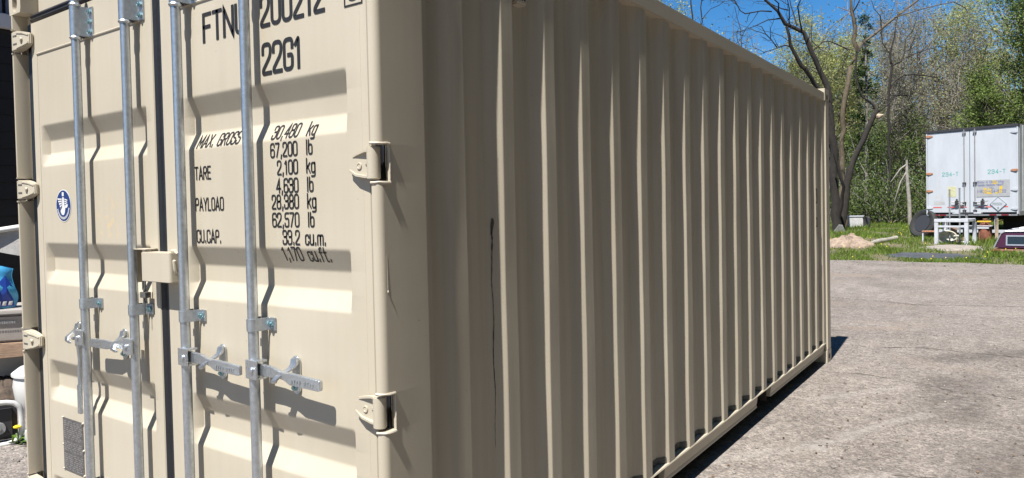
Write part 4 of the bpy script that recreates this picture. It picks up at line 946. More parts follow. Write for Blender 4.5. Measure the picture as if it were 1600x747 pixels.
# gas cylinder
gc = empty('gas_cylinder', (.74, 24.9, terr(24.9)), 'rusty red gas cylinder in tall grass beside the white rack', 'gas cylinder')
m = MB(); m.lathe([(.14, -.05), (.17, 0), (.18, .05), (.18, .44), (.165, .5), (.11, .545), (.03, .56)], n=22); m.build('tank', M['rust_brown'], gc, local=True, smooth=True)
m = MB(); n = 20; m.add([(r * math.cos(2 * math.pi * k / n), r * math.sin(2 * math.pi * k / n), z) for r, z in ((.13, .53), (.135, .66), (.125, .66), (.12, .53)) for k in range(n)], [(i * n + k, i * n + (k + 1) % n, (i + 1) * n + (k + 1) % n, (i + 1) * n + k) for i in range(3) for k in range(n) if k not in (3, 4, 13, 14)]); m.build('collar', M['rust_brown'], gc, local=True)
m = MB(); m.cyl((0, 0, .55), (0, 0, .68), .03, 10); m.tube([(.05 * math.cos(t), .05 * math.sin(t), .69) for t in np.linspace(0, 6.28, 13)], .012, 6, cap=False); m.build('valve', M['rust'], gc, local=True)
m = MB(); m.box(-.2, .16, -.19, -.16, .60, .645); m.build('yellow_strap', M['yellow'], gc, local=True, bevel=.006)
m = MB(); m.box(-.045, .045, -.045, .045, 0.02, .72); o = m.build('wooden_post', M['pale_wood'], bevel=.005); o.location = (1.02, 25.75, terr(25.75) - .05); tag(o, 'pale wooden prop post between gas cylinder and truck cap', 'post')
# spare tyre leaning on the trailer corner
ty = empty('spare_tyre', (-1.05, 26.75, terr(26.7)), 'black truck tyre leaning at the left trailer corner', 'tyre')
m = MB(); n = 28; prof = [(.05, .29), (-.01, .36), (-.02, .46), (.02, .51), (.12, .52), (.22, .51), (.26, .46), (.25, .36), (.19, .29)]
vs = []
for a, rr in prof:
    for k in range(n):
        t = 2 * math.pi * k / n; vs.append(Vector((rr * math.cos(t), a - .12, rr * math.sin(t))))
rot = Matrix.Rotation(.5, 3, 'Y') @ Matrix.Rotation(-.75, 3, 'Z')
m.add([rot @ v + Vector((0, .12, .44)) for v in vs], [(i * n + k, i * n + (k + 1) % n, (i + 1) * n + (k + 1) % n, (i + 1) * n + k) for i in range(len(prof) - 1) for k in range(n)] + [((len(prof) - 1) * n + k, (len(prof) - 1) * n + (k + 1) % n, (k + 1) % n, k) for k in range(n)])
m.build('tread', M['tyre'], ty, local=True, smooth=True)
m = MB(); m.tube([rot @ Vector((0, -.1, 0)) + Vector((0, .12, .44)), rot @ Vector((0, .1, 0)) + Vector((0, .12, .44))], .30, 24); m.build('rim', M['tblack'], ty, local=True)
# truck cap
tc = empty('truck_cap', (1.02, 22.5, terr(22.4) + .03), 'maroon pickup truck cap with framed window sitting on boards', 'truck cap', rz=-.16)
def capv(s):  # side profile (length x, height z) of the shell
    return [(0, .02), (.15, .40), (.24, .45), (2.2, .48), (2.3, .02)]
m = MB(); P = capv(0); n = len(P); in_ = .09
vs = [(x, 0 if z < .1 else in_ * z / .6, z) for x, z in P] + [(x, 1.5 if z < .1 else 1.5 - in_ * z / .6, z) for x, z in P]
m.add(vs, [tuple(range(n))[::-1], tuple(range(n, 2 * n))] + [(i, i + 1, n + i + 1, n + i) for i in range(n - 1)])
m.build('shell', M['maroon'], tc, local=True, bevel=.02)
def on_side(x, z, o): return (x, in_ * z / .6 - o, z)
def frame(name, mname, x0, x1, z0, z1, w, o):
    m = MB(); 
    for a, b, c, d in ((x0, x1, z0, z0 + w), (x0, x1, z1 - w, z1), (x0, x0 + w, z0 + w, z1 - w), (x1 - w, x1, z0 + w, z1 - w)):
        m.add([on_side(p, q, o) for p, q in ((a, c), (b, c), (b, d), (a, d))] + [on_side(p, q, o - .03) for p, q in ((a, c), (b, c), (b, d), (a, d))], [(0, 1, 2, 3), (7, 6, 5, 4), (0, 4, 5, 1), (1, 5, 6, 2), (2, 6, 7, 3), (3, 7, 4, 0)])
    return m.build(name, M[mname], tc, local=True)
frame('window_frame', 'alu', .26, 1.85, .08, .36, .035, .018)
m = MB(); m.add([on_side(x, z, .012) for x, z in ((.29, .11), (1.81, .11), (1.81, .33), (.29, .33))], [(0, 1, 2, 3)]); m.build('window_pane', M['glass'], tc, local=True)
m = MB(); m.tube([(-.02, .0, .0), (.14, .05, .40), (.24, .06, .465), (2.25, .06, .50)], .02, 8); m.build('edge_trim', M['alu'], tc, local=True)
m = MB(); m.tube([(.28, .12, .46), (.40, .12, .53), (.55, .12, .55), (2.1, .12, .57), (2.2, .12, .49)], .016, 8); m.tube([(.28, 1.3, .46), (.40, 1.3, .53), (.55, 1.3, .55), (2.1, 1.3, .57), (2.2, 1.3, .49)], .016, 8)
for x in (.6, 1.2, 1.9): m.tube([(x, .12, .56), (x, 1.3, .56)], .014, 8)
m.build('roof_rack', M['alu'], tc, local=True)
m = MB(); m.box(.25, 2.2, .2, 1.3, .47, .50); m.build('roof_panel', M['offwhite'], tc, local=True, bevel=.01)
bp = empty('board_pile', (1.05, 22.1, terr(22)), 'red-brown boards lying in front of the truck cap', 'boards', rz=-.12)
for i, (x0, x1, y0, z0, h) in enumerate(((-.05, 1.6, 0, 0, .045), (.12, 1.9, -.16, -.005, .04), (-.1, .55, -.34, -.01, .04), (.5, 1.7, -.42, -.01, .03))):
    m = MB(); m.box(x0, x1, y0, y0 + .14, z0, z0 + h); m.build('board', M['wood_red' if i % 2 == 0 else 'dirt'], bp, local=True, bevel=.004)
# dark mat, concrete slab, grey log, dirt mound, utility box
def blob(name, mname, cx, cy, rx, ry, h, seed, label, cat, rot=0, rough=.25, kind=None, lumpy=0.0):
    """irregular low heap: rings of jittered points over the terrain"""
    r = random.Random(seed); n = 48; rings = [(1.0, -.06), (.97, .12), (.9, .3), (.8, .48), (.68, .65), (.54, .8), (.4, .91), (.26, .98), (.12, 1.0)]
    ph = [r.uniform(0, 6.28) for _ in range(8)]; m = MB(); vs = []
    for s, hz in rings:
        for k in range(n):
            t = 2 * math.pi * k / n; w = 1 + rough * (.5 * math.sin(2 * t + ph[0]) + .35 * math.sin(5 * t + ph[1]) + .25 * math.sin(9 * t + ph[2])) * s
            x, y = rx * s * w * math.cos(t), ry * s * w * math.sin(t); x, y = x * math.cos(rot) - y * math.sin(rot), x * math.sin(rot) + y * math.cos(rot)
            l = lumpy * (.5 * math.sin(x * 7 + ph[3]) * math.sin(y * 6 + ph[4]) + .3 * math.sin(x * 15 + ph[5]) * math.sin(y * 13 + ph[6]) + r.uniform(-.22, .22)) * (1 - s * .5)
            vs.append((cx + x, cy + y, terr(cy + y) + h * (hz + l) * (1 + r.uniform(-.06, .06))))
    m.add(vs, [(i * n + k, i * n + (k + 1) % n, (i + 1) * n + (k + 1) % n, (i + 1) * n + k) for i in range(len(rings) - 1) for k in range(n)] + [tuple(range(8 * n, 9 * n))])
    return tag(m.build(name, M[mname], smooth=lumpy == 0), label, cat, kind=kind)
blob('dirt_mound', 'dirt', -2.75, 22.7, .68, .8, .30, 3, 'mound of sandy brown dirt at the lot edge beside the container', 'dirt mound', lumpy=.5, rough=.35)
blob('rubber_mat', 'tarp', -.35, 20.35, 1.05, .85, .05, 11, 'dark grey rubber mat lying flat at the lot edge', 'mat', rough=.35)
blob('concrete_slab', 'concrete', .02, 22.5, .78, .8, .09, 14, 'broken pale concrete slab in front of the white rack', 'slab', rough=.2)
m = MB(); r = random.Random(4); m.tube([(-2.2, 23.3, terr(23.3) + .04), (-2.05, 23.9, terr(23.9) + .06), (-1.85, 24.7, terr(24.7) + .05), (-1.72, 25.3, terr(25.3) + .06)], [.06, .085, .08, .085], 12); tag(m.build('fallen_log', M['log'], smooth=True), 'grey fallen log lying in the grass left of the tyre', 'log')
ub = empty('utility_box', (-4.5, 34.7, terr(34.7)), 'pale grey box standing on the grass right of the tree bases', 'box', rz=.1)
m = MB(); m.box(-.38, .34, -.3, .3, -.05, .46); m.build('housing', M['grime'], ub, local=True, bevel=.02)
m = MB(); m.box(-.41, .37, -.33, .33, .462, .5); m.build('lid', M['offwhite'], ub, local=True, bevel=.01)
m = MB(); m.box(.38, .62, -.2, .2, -.05, .42); m.build('side_tank', M['tblack'], ub, local=True, bevel=.02)
m = MB(); m.prism([(-.24, 0), (.26, 0), (.12, .34), (-.02, .36)], lambda p, q, t: (p, t, q), -.012, .012); o = m.build('broken_sheet', M['grime']); o.location = (-4.2, 29.3, terr(29.3) - .02); o.rotation_euler = (.35, 0, .3); tag(o, 'broken grey sheet leaning at the foot of the trees', 'sheet')

# ================================================================== LEFT EDGE: dark building and clutter
M['siding'] = mat('charcoal_siding', (.014, .013, .014), .6, var=.15, vscale=3)
M['bluegrey'] = mat('blue_grey_siding', (.17, .19, .27), .6, var=.1, vscale=3)
M['trim'] = mat('white_trim', (.6, .6, .64), .55)
M['tote'] = mat('grey_tote_plastic', (.33, .305, .28), .5, var=.06, vscale=8)
M['bagblue'] = mat('bright_blue_plastic', (.04, .24, .5), .3, col2=(.09, .42, .62), vscale=7)
M['bagnavy'] = mat('dark_blue_print', (.02, .06, .33), .35)
M['plastic_white'] = mat('white_plastic', (.56, .56, .55), .4, var=.05, vscale=6)
M['cloth'] = mat('pale_grey_cloth', (.38, .37, .36), .85, var=.15, vscale=10, bump=.3)
M['mulch'] = mat('dark_mulch', (.028, .024, .021), .95, col2=(.10, .07, .05), vscale=18, bump=1.0, bscale=30)
bld = empty('dark_building', (-8.0, 3, 0), 'dark charcoal clad building at the left edge behind the container', 'building')
m = MB(); m.box(-12, -8.03, -6, 14, -.05, 5.6); m.build('wall', M['siding'], bld)
for i in range(19):
    z = .02 + i * .195; m = MB(); m.prism([(-8.029, z), (-8.006, z), (-8.014, z + .192), (-8.029, z + .19)], lambda p, q, t: (p, t, q), -6, 14); m.build('siding_board', M['siding'], bld)
m = MB(); m.box(-8.03, -7.95, -6, 14, 3.735, 3.90); m.build('trim_band', M['trim'], bld, bevel=.01)
for i in range(50):
    y = -5.98 + i * .4; m = MB(); m.box(-8.029, -7.99, y, y + .36, 3.905, 5.6); m.build('upper_panel', M['bluegrey'], bld, bevel=.008)
m = MB(); m.box(-12.3, -7.6, -6.3, 14.3, 5.6, 5.75); m.build('roof', M['tblack'], bld)
# plank bench carrying a tote and a bag
pk = empty('plank_bench', (-5.6, 1.0, 0), 'weathered plank bench under the grey tote at the left edge', 'bench')
m = MB(); r = random.Random(7); P = [(-6.6, .50), (-5.2, .51), (-5.0, .46), (-5.05, .40), (-5.5, .385), (-5.75, .365), (-6.6, .36)]
m.prism(P, lambda p, q, t: (p, t, q), .82, .87); m.build('front_plank', M['wood'], pk, bevel=.006)
m = MB(); m.box(-6.6, -4.95, .88, 1.5, .46, .50); m.build('top_plank', M['wood'], pk, bevel=.006)
for x in (-6.4, -5.15): m = MB(); m.box(x, x + .1, .95, 1.4, 0, .459); m.build('trestle', M['wood'], pk, bevel=.006)
pk.rotation_euler.z = .9
tt = empty('storage_tote', (-5.72, 1.09, .505), 'grey plastic storage tote on the plank bench', 'tote', rz=.9)
m = MB(); vs = []
for z, i in ((0, .03), (.24, 0.0)):
    for x, y in ((-.75 + i, -.28 + i), (.62 - i, -.28 + i), (.62 - i, .3 - i), (-.75 + i, .3 - i)): vs.append((x, y, z))
m.add(vs, [(0, 1, 2, 3), (4, 5, 6, 7)] + [(k, (k + 1) % 4, 4 + (k + 1) % 4, 4 + k) for k in range(4)]); m.build('body', M['tote'], tt, local=True, bevel=.02)
m = MB(); m.box(-.78, .65, -.31, .33, .2405, .275); m.build('lid', M['tote'], tt, local=True, bevel=.008)
m = MB(); r = random.Random(1); x = .02
for i in range(9): w = r.uniform(.008, .016); m.add([(x, -.2895 + .0, .165), (x + w, -.2895, .165), (x + w, -.2895 - .002, .185), (x, -.2895 - .002, .185)], [(0, 1, 2, 3)]); x += w + .006
m.build('embossed_mark', M['steel'], tt, local=True)
bg = empty('plastic_bag', (-5.60, 1.09, .785), 'bright blue plastic bag with yellow print standing on the grey tote', 'bag', rz=1.05)
def bagpt(u, v, side):  # u 0..1 across, v 0..1 up
    wob = .03 * math.sin(7 * u + 3 * v) + .02 * math.sin(13 * v + 5 * u)
    bulge = .10 * (math.sin(math.pi * u) ** .5) * (math.sin(math.pi * min(1, v * .9 + .08)) ** .6)
    return (-.52 + .56 * u + .02 * math.sin(6 * v), side * (bulge + .012) + wob * .4, .37 * v * (1 - .10 * abs(u - .3)) + .012 * math.sin(17 * u) * v)
m = MB(); nu, nv = 22, 14
for sd in (-1, 1):
    m.add([bagpt(i / nu, j / nv, sd) for j in range(nv + 1) for i in range(nu + 1)], [(j * (nu + 1) + i, j * (nu + 1) + i + 1, (j + 1) * (nu + 1) + i + 1, (j + 1) * (nu + 1) + i) for j in range(nv) for i in range(nu)])
m.build('sack', M['bagblue'], bg, local=True, smooth=True)
def on_bag(poly, mname, name, o):
    m = MB(); vs = [bagpt(u, v, -1) for u, v in poly]; cu = sum(p[0] for p in poly) / len(poly); cv = sum(p[1] for p in poly) / len(poly)
    q = bagpt(cu, cv, -1); n = len(vs); m.add([(x, y - o, z) for x, y, z in vs] + [(q[0], q[1] - o - .004, q[2])], [(k, (k + 1) % n, n) for k in range(n)]); m.build(name, M[mname], bg, local=True)
ell = lambda cu, cv, a, b: [(cu + a * math.cos(2 * math.pi * k / 24), cv + b * math.sin(2 * math.pi * k / 24)) for k in range(24)]
on_bag([(.80, .04), (.985, .04), (.985, .62), (.93, .8), (.84, .62), (.80, .3)], 'bagnavy', 'blue_print', .006)
on_bag(ell(.62, .42, .19, .36), 'bagnavy', 'blue_print', .008); on_bag(ell(.61, .41, .14, .27), 'yellow', 'yellow_print', .014)
for i in range(4): on_bag([(.70 + i * .07, .07), (.745 + i * .07, .07), (.745 + i * .07, .17), (.70 + i * .07, .17)], 'plastic_white', 'white_print', .017)
# pale chair back behind the tote
ch = empty('garden_chair', (-6.75, 1.6, .16), 'pale arched garden chair standing behind the grey tote', 'chair', rz=.9)
m = MB(); m.tube([(.62, 0, .5), (.66, .0, .9), (.58, 0, 1.16), (.42, 0, 1.27), (0, 0, 1.30), (-.4, 0, 1.24), (-.5, 0, 1.0), (-.5, 0, .5)], .028, 10); m.build('back_frame', M['plastic_white'], ch, local=True, smooth=True)
m = MB(); m.add([(-.45 + .95 * i / 8, .02 + .02 * math.sin(i), z - .03 * abs(i - 4) / 4 - (.04 * math.sin(i * 2.1) if z < 1.1 else 0)) for z in (1.04, 1.28) for i in range(9)], [(i, i + 1, 10 + i, 9 + i) for i in range(8)]); m.build('back_cloth', M['cloth'], ch, local=True, smooth=True)
m = MB(); m.box(-.48, .6, -.05, .5, .44, .49); m.build('seat', M['plastic_white'], ch, local=True, bevel=.015)
for x in (-.46, .54):
    for y in (-.02, .44): m = MB(); m.cyl((x, y, -.16), (x, y, .439), .022, 8); m.build('leg', M['plastic_white'], ch, local=True)
# things on the ground under the bench
wb = empty('white_bin', (-5.95, 1.35, 0), 'pale grey plastic bin on the ground under the plank bench', 'bin', rz=.9)
m = MB(); m.add([(x * s, y * s, z) for z, s in ((0.02, .8), (.36, 1)) for x, y in ((-.42, -.2), (.3, -.2), (.3, .2), (-.42, .2))], [(0, 1, 2, 3), (4, 5, 6, 7)] + [(k, (k + 1) % 4, 4 + (k + 1) % 4, 4 + k) for k in range(4)]); m.build('body', M['plastic_white'], wb, local=True, bevel=.02)
m = MB(); m.box(-.45, .33, -.23, .23, .361, .39); m.build('rim', M['plastic_white'], wb, local=True, bevel=.008)
pt = empty('lidded_pot', (-4.78, 1.02, .0), 'round white lidded pot on the ground beside the container post', 'pot')
m = MB(); m.lathe([(.10, .0), (.15, .03), (.20, .14), (.215, .25), (.205, .33)], n=26); m.build('bowl', M['plastic_white'], pt, local=True, smooth=True)
m = MB(); m.lathe([(.222, .331), (.222, .35), (.17, .39), (.06, .425), (.03, .43)], n=26); m.build('lid', M['plastic_white'], pt, local=True, smooth=True)
m = MB(); m.lathe([(.03, .43), (.035, .45), (.015, .47)], n=12); m.build('knob', M['plastic_white'], pt, local=True, smooth=True)
blobr = lambda *a, **k: blob(*a, **k)
for i, (x, y, rx, ry, h, lab) in enumerate(((-5.55, 1.0, .34, .24, .2, 'dark soil sack lying under the plank bench'), (-6.2, .95, .3, .3, .16, 'dark mulch heap left of the soil sack'))):
    o = blob('soil_sack' if i == 0 else 'mulch_heap', 'mulch', x, y, rx, ry, h, 40 + i, lab, 'sack' if i == 0 else 'heap', rough=.15)
    o.location.z = .02
blob('mulch_bed', 'mulch', -5.6, 1.6, 1.5, .62, .03, 50, 'dark mulch bed along the building', None, kind='structure').location.z = .025
# white framed round fan lying on the gravel
fn = empty('fan_housing', (-4.19, .46, 0), 'white framed black fan housing on the gravel at the left edge', 'fan', rz=1.2)
m = MB()
P = []
for k in range(28):
    t = 2 * math.pi * k / 28; c, s = math.cos(t), math.sin(t); q = (abs(c) ** 4 + abs(s) ** 4) ** -.25; P.append((.16 * c * q, .0, .15 + .145 * s * q))
m.tube(P + [P[0]], .018, 10, cap=False); m.build('rim', M['plastic_white'], fn, local=True, smooth=True)
m = MB(); m.box(-.135, .135, .012, .10, .03, .275); m.build('grille', M['tblack'], fn, local=True, bevel=.03)
m = MB(); m.cyl((.03, .012, .12), (.03, -.012, .12), .04, 18); m.cyl((.03, -.012, .12), (.03, -.02, .12), .016, 12); m.build('hub', M['steel'], fn, local=True)
# dandelion
M['leaf_g'] = leaf_mat('weed_leaf', (.05, .11, .02), (.12, .20, .04)); M['dand'] = mat('dandelion_yellow', (.80, .55, .01), .7)
dn = empty('dandelion', (-4.13, .58, 0), 'single yellow dandelion with green leaves beside the fan housing', 'dandelion')
m = MB(); m.tube([(0, 0, 0), (.005, 0, .06), (0, 0, .11)], .004, 6); m.build('stem', M['leaf_g'], dn, local=True)
m = MB(); m.lathe([(.006, .105), (.022, .113), (.024, .121), (.012, .128)], n=14); m.build('flower', M['dand'], dn, local=True, smooth=True)
m = MB(); r = random.Random(12)
for i in range(16):
    a = r.uniform(0, 6.28); l = r.uniform(.06, .14); h = r.uniform(.02, .09); d = Vector((math.cos(a), math.sin(a), 0)); nn = Vector((-d.y, d.x, 0)) * r.uniform(.012, .022); o = Vector((r.uniform(-.05, .08), r.uniform(-.03, .06), 0))
    m.add([o, o + d * l * .5 + nn + Vector((0, 0, h)), o + d * l + Vector((0, 0, h * .7)), o + d * l * .5 - nn + Vector((0, 0, h))], [(0, 1, 2, 3)])
m.build('leaves', M['leaf_g'], dn, local=True)
m = MB(); m.lathe([(.05, 0), (.075, .04), (.07, .1), (.03, .13)], n=16); o = m.build('white_stone', M['plastic_white'], smooth=True); o.location = (-4.02, .66, 0); tag(o, 'small white rounded stone at the foot of the container post', 'stone')

TRACED = {
 'A': [
  [(-4.43,29.91,0.28,0.215),(-4.47,29.93,1.94,0.191),(-4.50,29.95,3.50,0.179),(-4.56,29.95,5.05,0.167),(-4.71,29.89,6.33,0.143),(-4.94,29.74,6.85,0.119),(-5.21,29.57,7.69,0.107),(-5.48,29.40,8.40,0.100),(-5.80,29.18,8.64,0.091),(-6.07,28.99,8.80,0.091),(-6.35,28.81,9.28,0.076),(-6.70,28.57,9.78,0.062),(-7.10,28.31,10.57,0.048),(-7.48,28.07,11.62,0.029)],
  [(-4.60,29.94,5.57,0.119),(-4.99,29.51,6.21,0.107),(-5.54,28.97,7.08,0.095),(-5.78,28.65,7.82,0.080),(-5.81,28.58,8.20,0.070),(-5.91,28.52,8.58,0.061)],
  [(-6.52,28.69,9.31,0.038),(-6.88,28.46,9.35,0.031),(-7.40,28.12,9.24,0.029),(-7.58,28.03,9.38,0.024),(-7.77,27.91,9.83,0.022),(-7.94,27.81,10.35,0.014)],
  [(-6.22,28.89,9.02,0.033),(-6.63,28.45,8.92,0.026),(-7.00,28.04,8.67,0.021),(-7.48,27.69,8.47,0.014)],
  [(-5.89,29.09,7.86,0.038),(-6.11,28.99,7.93,0.031),(-6.36,28.87,7.84,0.031),(-6.58,28.78,8.20,0.026),(-6.76,28.72,8.42,0.026),(-6.91,28.62,8.74,0.019),(-7.08,28.50,8.80,0.012)],
  [(-6.33,28.78,7.82,0.021),(-6.70,28.72,7.74,0.017),(-6.97,28.60,7.65,0.012)],
  [(-6.71,28.52,8.38,0.019),(-6.90,27.67,8.40,0.014),(-7.00,27.36,8.46,0.009)],
  [(-5.52,29.37,8.45,0.043),(-5.51,28.99,8.89,0.035),(-5.49,28.61,9.31,0.028),(-5.27,28.51,9.75,0.023),(-5.12,28.64,10.50,0.014)],
  [(-5.69,29.25,8.72,0.038),(-5.87,29.52,9.27,0.031),(-6.05,29.77,9.72,0.027),(-6.12,29.75,10.46,0.020)],
  [(-5.95,29.08,8.77,0.033),(-5.87,28.88,9.31,0.026),(-5.89,28.61,9.64,0.021),(-5.98,28.57,10.28,0.014)],
  [(-6.30,28.84,9.30,0.038),(-6.24,28.60,9.57,0.031),(-6.38,28.21,9.72,0.026),(-6.61,28.06,10.28,0.019)],
  [(-5.17,29.60,7.66,0.029),(-5.36,30.30,8.34,0.024),(-5.43,30.54,8.92,0.017)],
  [(-5.17,29.60,7.66,0.029),(-4.84,29.81,8.02,0.024),(-4.61,29.96,8.06,0.021),(-4.31,30.15,7.89,0.019),(-3.93,30.41,7.67,0.019)],
  [(-4.94,29.74,6.93,0.029),(-5.21,30.11,7.05,0.022),(-5.39,30.16,7.16,0.017)],
  [(-5.97,29.08,9.35,0.029),(-6.17,28.91,9.40,0.024),(-6.40,28.74,9.53,0.019),(-6.63,28.57,9.69,0.014),(-7.05,28.27,9.73,0.010)],
  [(-4.48,29.95,2.93,0.072),(-4.61,30.11,3.56,0.060),(-4.68,30.14,3.88,0.058)],
  [(-4.35,29.98,0.64,0.096),(-4.08,29.63,2.13,0.070),(-4.35,29.28,3.45,0.056)],
 ],
 'B': [
  [(-4.44,30.64,0.30,0.219),(-4.29,30.77,1.15,0.183),(-4.20,30.85,1.80,0.171),(-4.07,30.97,2.78,0.154),(-3.76,31.22,3.70,0.134),(-3.46,31.46,4.51,0.127),(-3.22,31.64,5.04,0.122),(-3.13,31.71,5.30,0.110)],
  [(-3.13,31.71,5.25,0.088),(-3.22,31.71,5.47,0.063),(-3.43,31.64,5.69,0.054),(-3.65,31.55,5.86,0.049),(-3.77,31.54,6.19,0.044),(-3.92,31.49,6.79,0.044),(-3.90,31.52,7.27,0.049),(-3.86,31.56,7.70,0.049)],
  [(-3.46,31.46,4.51,0.034),(-3.19,32.27,4.88,0.025),(-2.86,32.71,4.99,0.015)],
  [(-3.13,31.71,5.19,0.037),(-2.76,32.00,5.53,0.032),(-2.59,32.15,5.82,0.029),(-2.33,32.35,5.95,0.022),(-2.25,32.41,5.97,0.015)],
  [(-4.24,30.82,1.94,0.049),(-4.61,31.02,3.66,0.035),(-4.76,31.05,3.94,0.025)],
 ],
 'C': [
  [(-4.66,32.81,0.27,0.156),(-4.70,32.83,1.97,0.145),(-4.72,32.87,3.66,0.140),(-4.62,33.00,5.80,0.130),(-4.45,33.14,6.75,0.125),(-4.34,33.24,7.42,0.119),(-4.15,33.40,8.15,0.119),(-4.22,33.36,8.66,0.109),(-4.24,33.36,9.06,0.099),(-4.35,33.31,10.02,0.078),(-4.39,33.30,10.69,0.062),(-4.48,33.27,11.82,0.036)],
  [(-4.15,33.40,8.15,0.088),(-4.00,33.58,8.44,0.083),(-3.85,33.77,8.65,0.081),(-3.58,34.04,8.91,0.076),(-3.26,34.34,9.23,0.071),(-2.83,34.73,9.68,0.063),(-2.36,35.10,10.10,0.052),(-1.97,35.39,10.44,0.047),(-1.50,35.73,10.85,0.031)],
  [(-4.31,33.34,9.85,0.042),(-4.10,33.01,10.02,0.036),(-3.89,32.68,10.24,0.028),(-3.71,32.82,10.73,0.018)],
  [(-4.37,33.29,9.90,0.023),(-4.72,33.48,10.12,0.021),(-4.93,33.48,10.24,0.016)],
  [(-4.29,33.30,8.21,0.031),(-4.56,33.21,8.29,0.026),(-4.90,33.08,8.49,0.023),(-5.26,32.82,8.70,0.018)],
  [(-3.27,34.05,9.14,0.026),(-3.27,33.85,9.63,0.023),(-3.47,33.49,9.90,0.018),(-3.56,33.44,10.29,0.015)],
  [(-2.79,34.41,9.61,0.034),(-2.36,34.32,9.66,0.031),(-1.76,34.37,9.78,0.028),(-1.17,34.52,9.88,0.023),(-0.61,34.92,10.00,0.018)],
  [(-0.67,35.93,10.23,0.023),(-0.46,36.48,10.17,0.024),(-0.29,37.00,10.14,0.021),(-0.18,37.07,9.91,0.016)],
  [(-2.79,34.41,9.61,0.026),(-2.69,34.43,9.24,0.021),(-2.88,34.26,8.81,0.018),(-2.95,34.20,8.34,0.016)],
  [(-2.63,34.52,9.75,0.026),(-2.78,34.79,10.23,0.021),(-2.67,35.00,10.76,0.016)],
 ],
 'D': [
  [(-3.67,39.03,0.37,0.089),(-3.63,39.14,3.26,0.083),(-3.68,39.20,6.16,0.077),(-3.59,39.29,7.45,0.077),(-3.56,39.34,8.29,0.071),(-3.59,39.34,9.06,0.056),(-3.45,39.46,9.70,0.044),(-3.37,39.53,10.34,0.033),(-3.24,39.64,10.98,0.021)],
  [(-3.56,39.34,8.29,0.053),(-3.17,39.88,8.57,0.048),(-3.06,40.22,9.00,0.045),(-3.03,40.51,9.76,0.039),(-2.77,40.79,10.16,0.030),(-2.58,40.94,10.82,0.021)],
  [(-3.62,39.27,7.19,0.053),(-3.37,39.60,7.59,0.048),(-3.07,39.96,7.86,0.045),(-2.66,40.39,7.94,0.042),(-2.18,40.78,7.87,0.036),(-1.76,41.07,7.76,0.024)],
  [(-3.67,39.21,6.49,0.059),(-3.49,39.81,6.86,0.057),(-3.24,40.45,6.97,0.048),(-2.98,40.64,6.90,0.036)],
  [(-3.59,39.34,8.90,0.030),(-3.85,38.99,9.36,0.024),(-3.95,38.88,9.99,0.015)],
  [(-2.96,39.78,8.72,0.030),(-2.34,40.73,9.11,0.024),(-1.61,41.42,9.38,0.015)],
 ],
 'E': [
  [(-10.88,30.27,1.25,0.109),(-10.82,30.42,5.09,0.098),(-10.76,30.56,8.33,0.082),(-10.60,30.72,10.16,0.046),(-10.67,30.68,10.75,0.038),(-10.67,30.71,11.73,0.027),(-10.55,30.83,12.76,0.016)],
  [(-10.76,30.54,7.74,0.068),(-10.41,30.79,8.91,0.054),(-10.22,30.91,9.96,0.038),(-10.26,30.87,10.60,0.033),(-10.23,30.88,10.95,0.030),(-10.13,30.98,11.83,0.019)],
  [(-10.24,30.97,10.09,0.022),(-10.03,31.50,10.64,0.019),(-9.79,32.04,10.89,0.017),(-9.63,32.40,11.18,0.014),(-9.51,32.50,11.54,0.011)],
  [(-8.76,31.98,8.58,0.033),(-8.86,32.24,9.23,0.027),(-8.96,32.50,9.74,0.025),(-9.13,32.60,10.29,0.019),(-9.23,32.55,10.84,0.014)],
  [(-10.57,30.64,6.56,0.054),(-9.28,30.91,7.32,0.043),(-8.53,31.25,8.42,0.032)],
 ],
}
WOODS = [
  (-12.52,32.80,12.83,'pale','yellow-green budding tree whose top shows just above the near container roof edge'),
  (-10.43,45.31,12.37,'pale','pale budding tree behind the forked dark limbs over the container roof'),
  (-9.62,49.57,12.45,'pale','low pale green tree just left of the container far corner'),
  (-7.47,46.19,11.59,'pale','light green tree directly behind the base of the forked dark tree'),
  (-6.74,50.38,11.82,'pale','pale tree between the tan forked trunk and the leaning trunk'),
  (-4.61,43.31,10.91,'bare','bare twiggy grey tree right of the leaning broken trunk'),
  (-4.19,47.28,12.74,'bare','tall bare grey tree left of the trailer, crossed by the long limb'),
  (-2.92,44.51,11.80,'bare','bare grey tree just left of the trailer edge'),
  (-2.48,50.95,14.26,'bare','tallest thin bare tree above the left trailer door'),
  (-1.16,44.53,11.36,'bare','dense grey twiggy tree above the middle of the trailer roof'),
  (-0.67,54.68,14.02,'pale','yellow-green topped tree behind the right half of the trailer'),
  (0.43,51.79,13.35,'pale','pale budding tree above the right trailer door'),
  (1.29,45.04,11.32,'green','fresh green leafy tree above the right trailer corner'),
  (2.20,43.23,12.45,'green','tall dark green tree at the right edge of the photo'),
  (-5.49,43.91,5.18,'low','dark leafy young tree behind the leaning trunk'),
  (-4.06,41.24,5.74,'low','leafy understorey tree in front of the small crooked tree'),
  (-2.98,43.24,6.52,'low','leafy young tree at the left trailer corner'),
  (0.41,43.18,7.84,'green','green bushy tree rising behind the trailer roof'),
  (-0.59,43.70,8.37,'bare','low tangled grey tree right behind the trailer roof'),
]

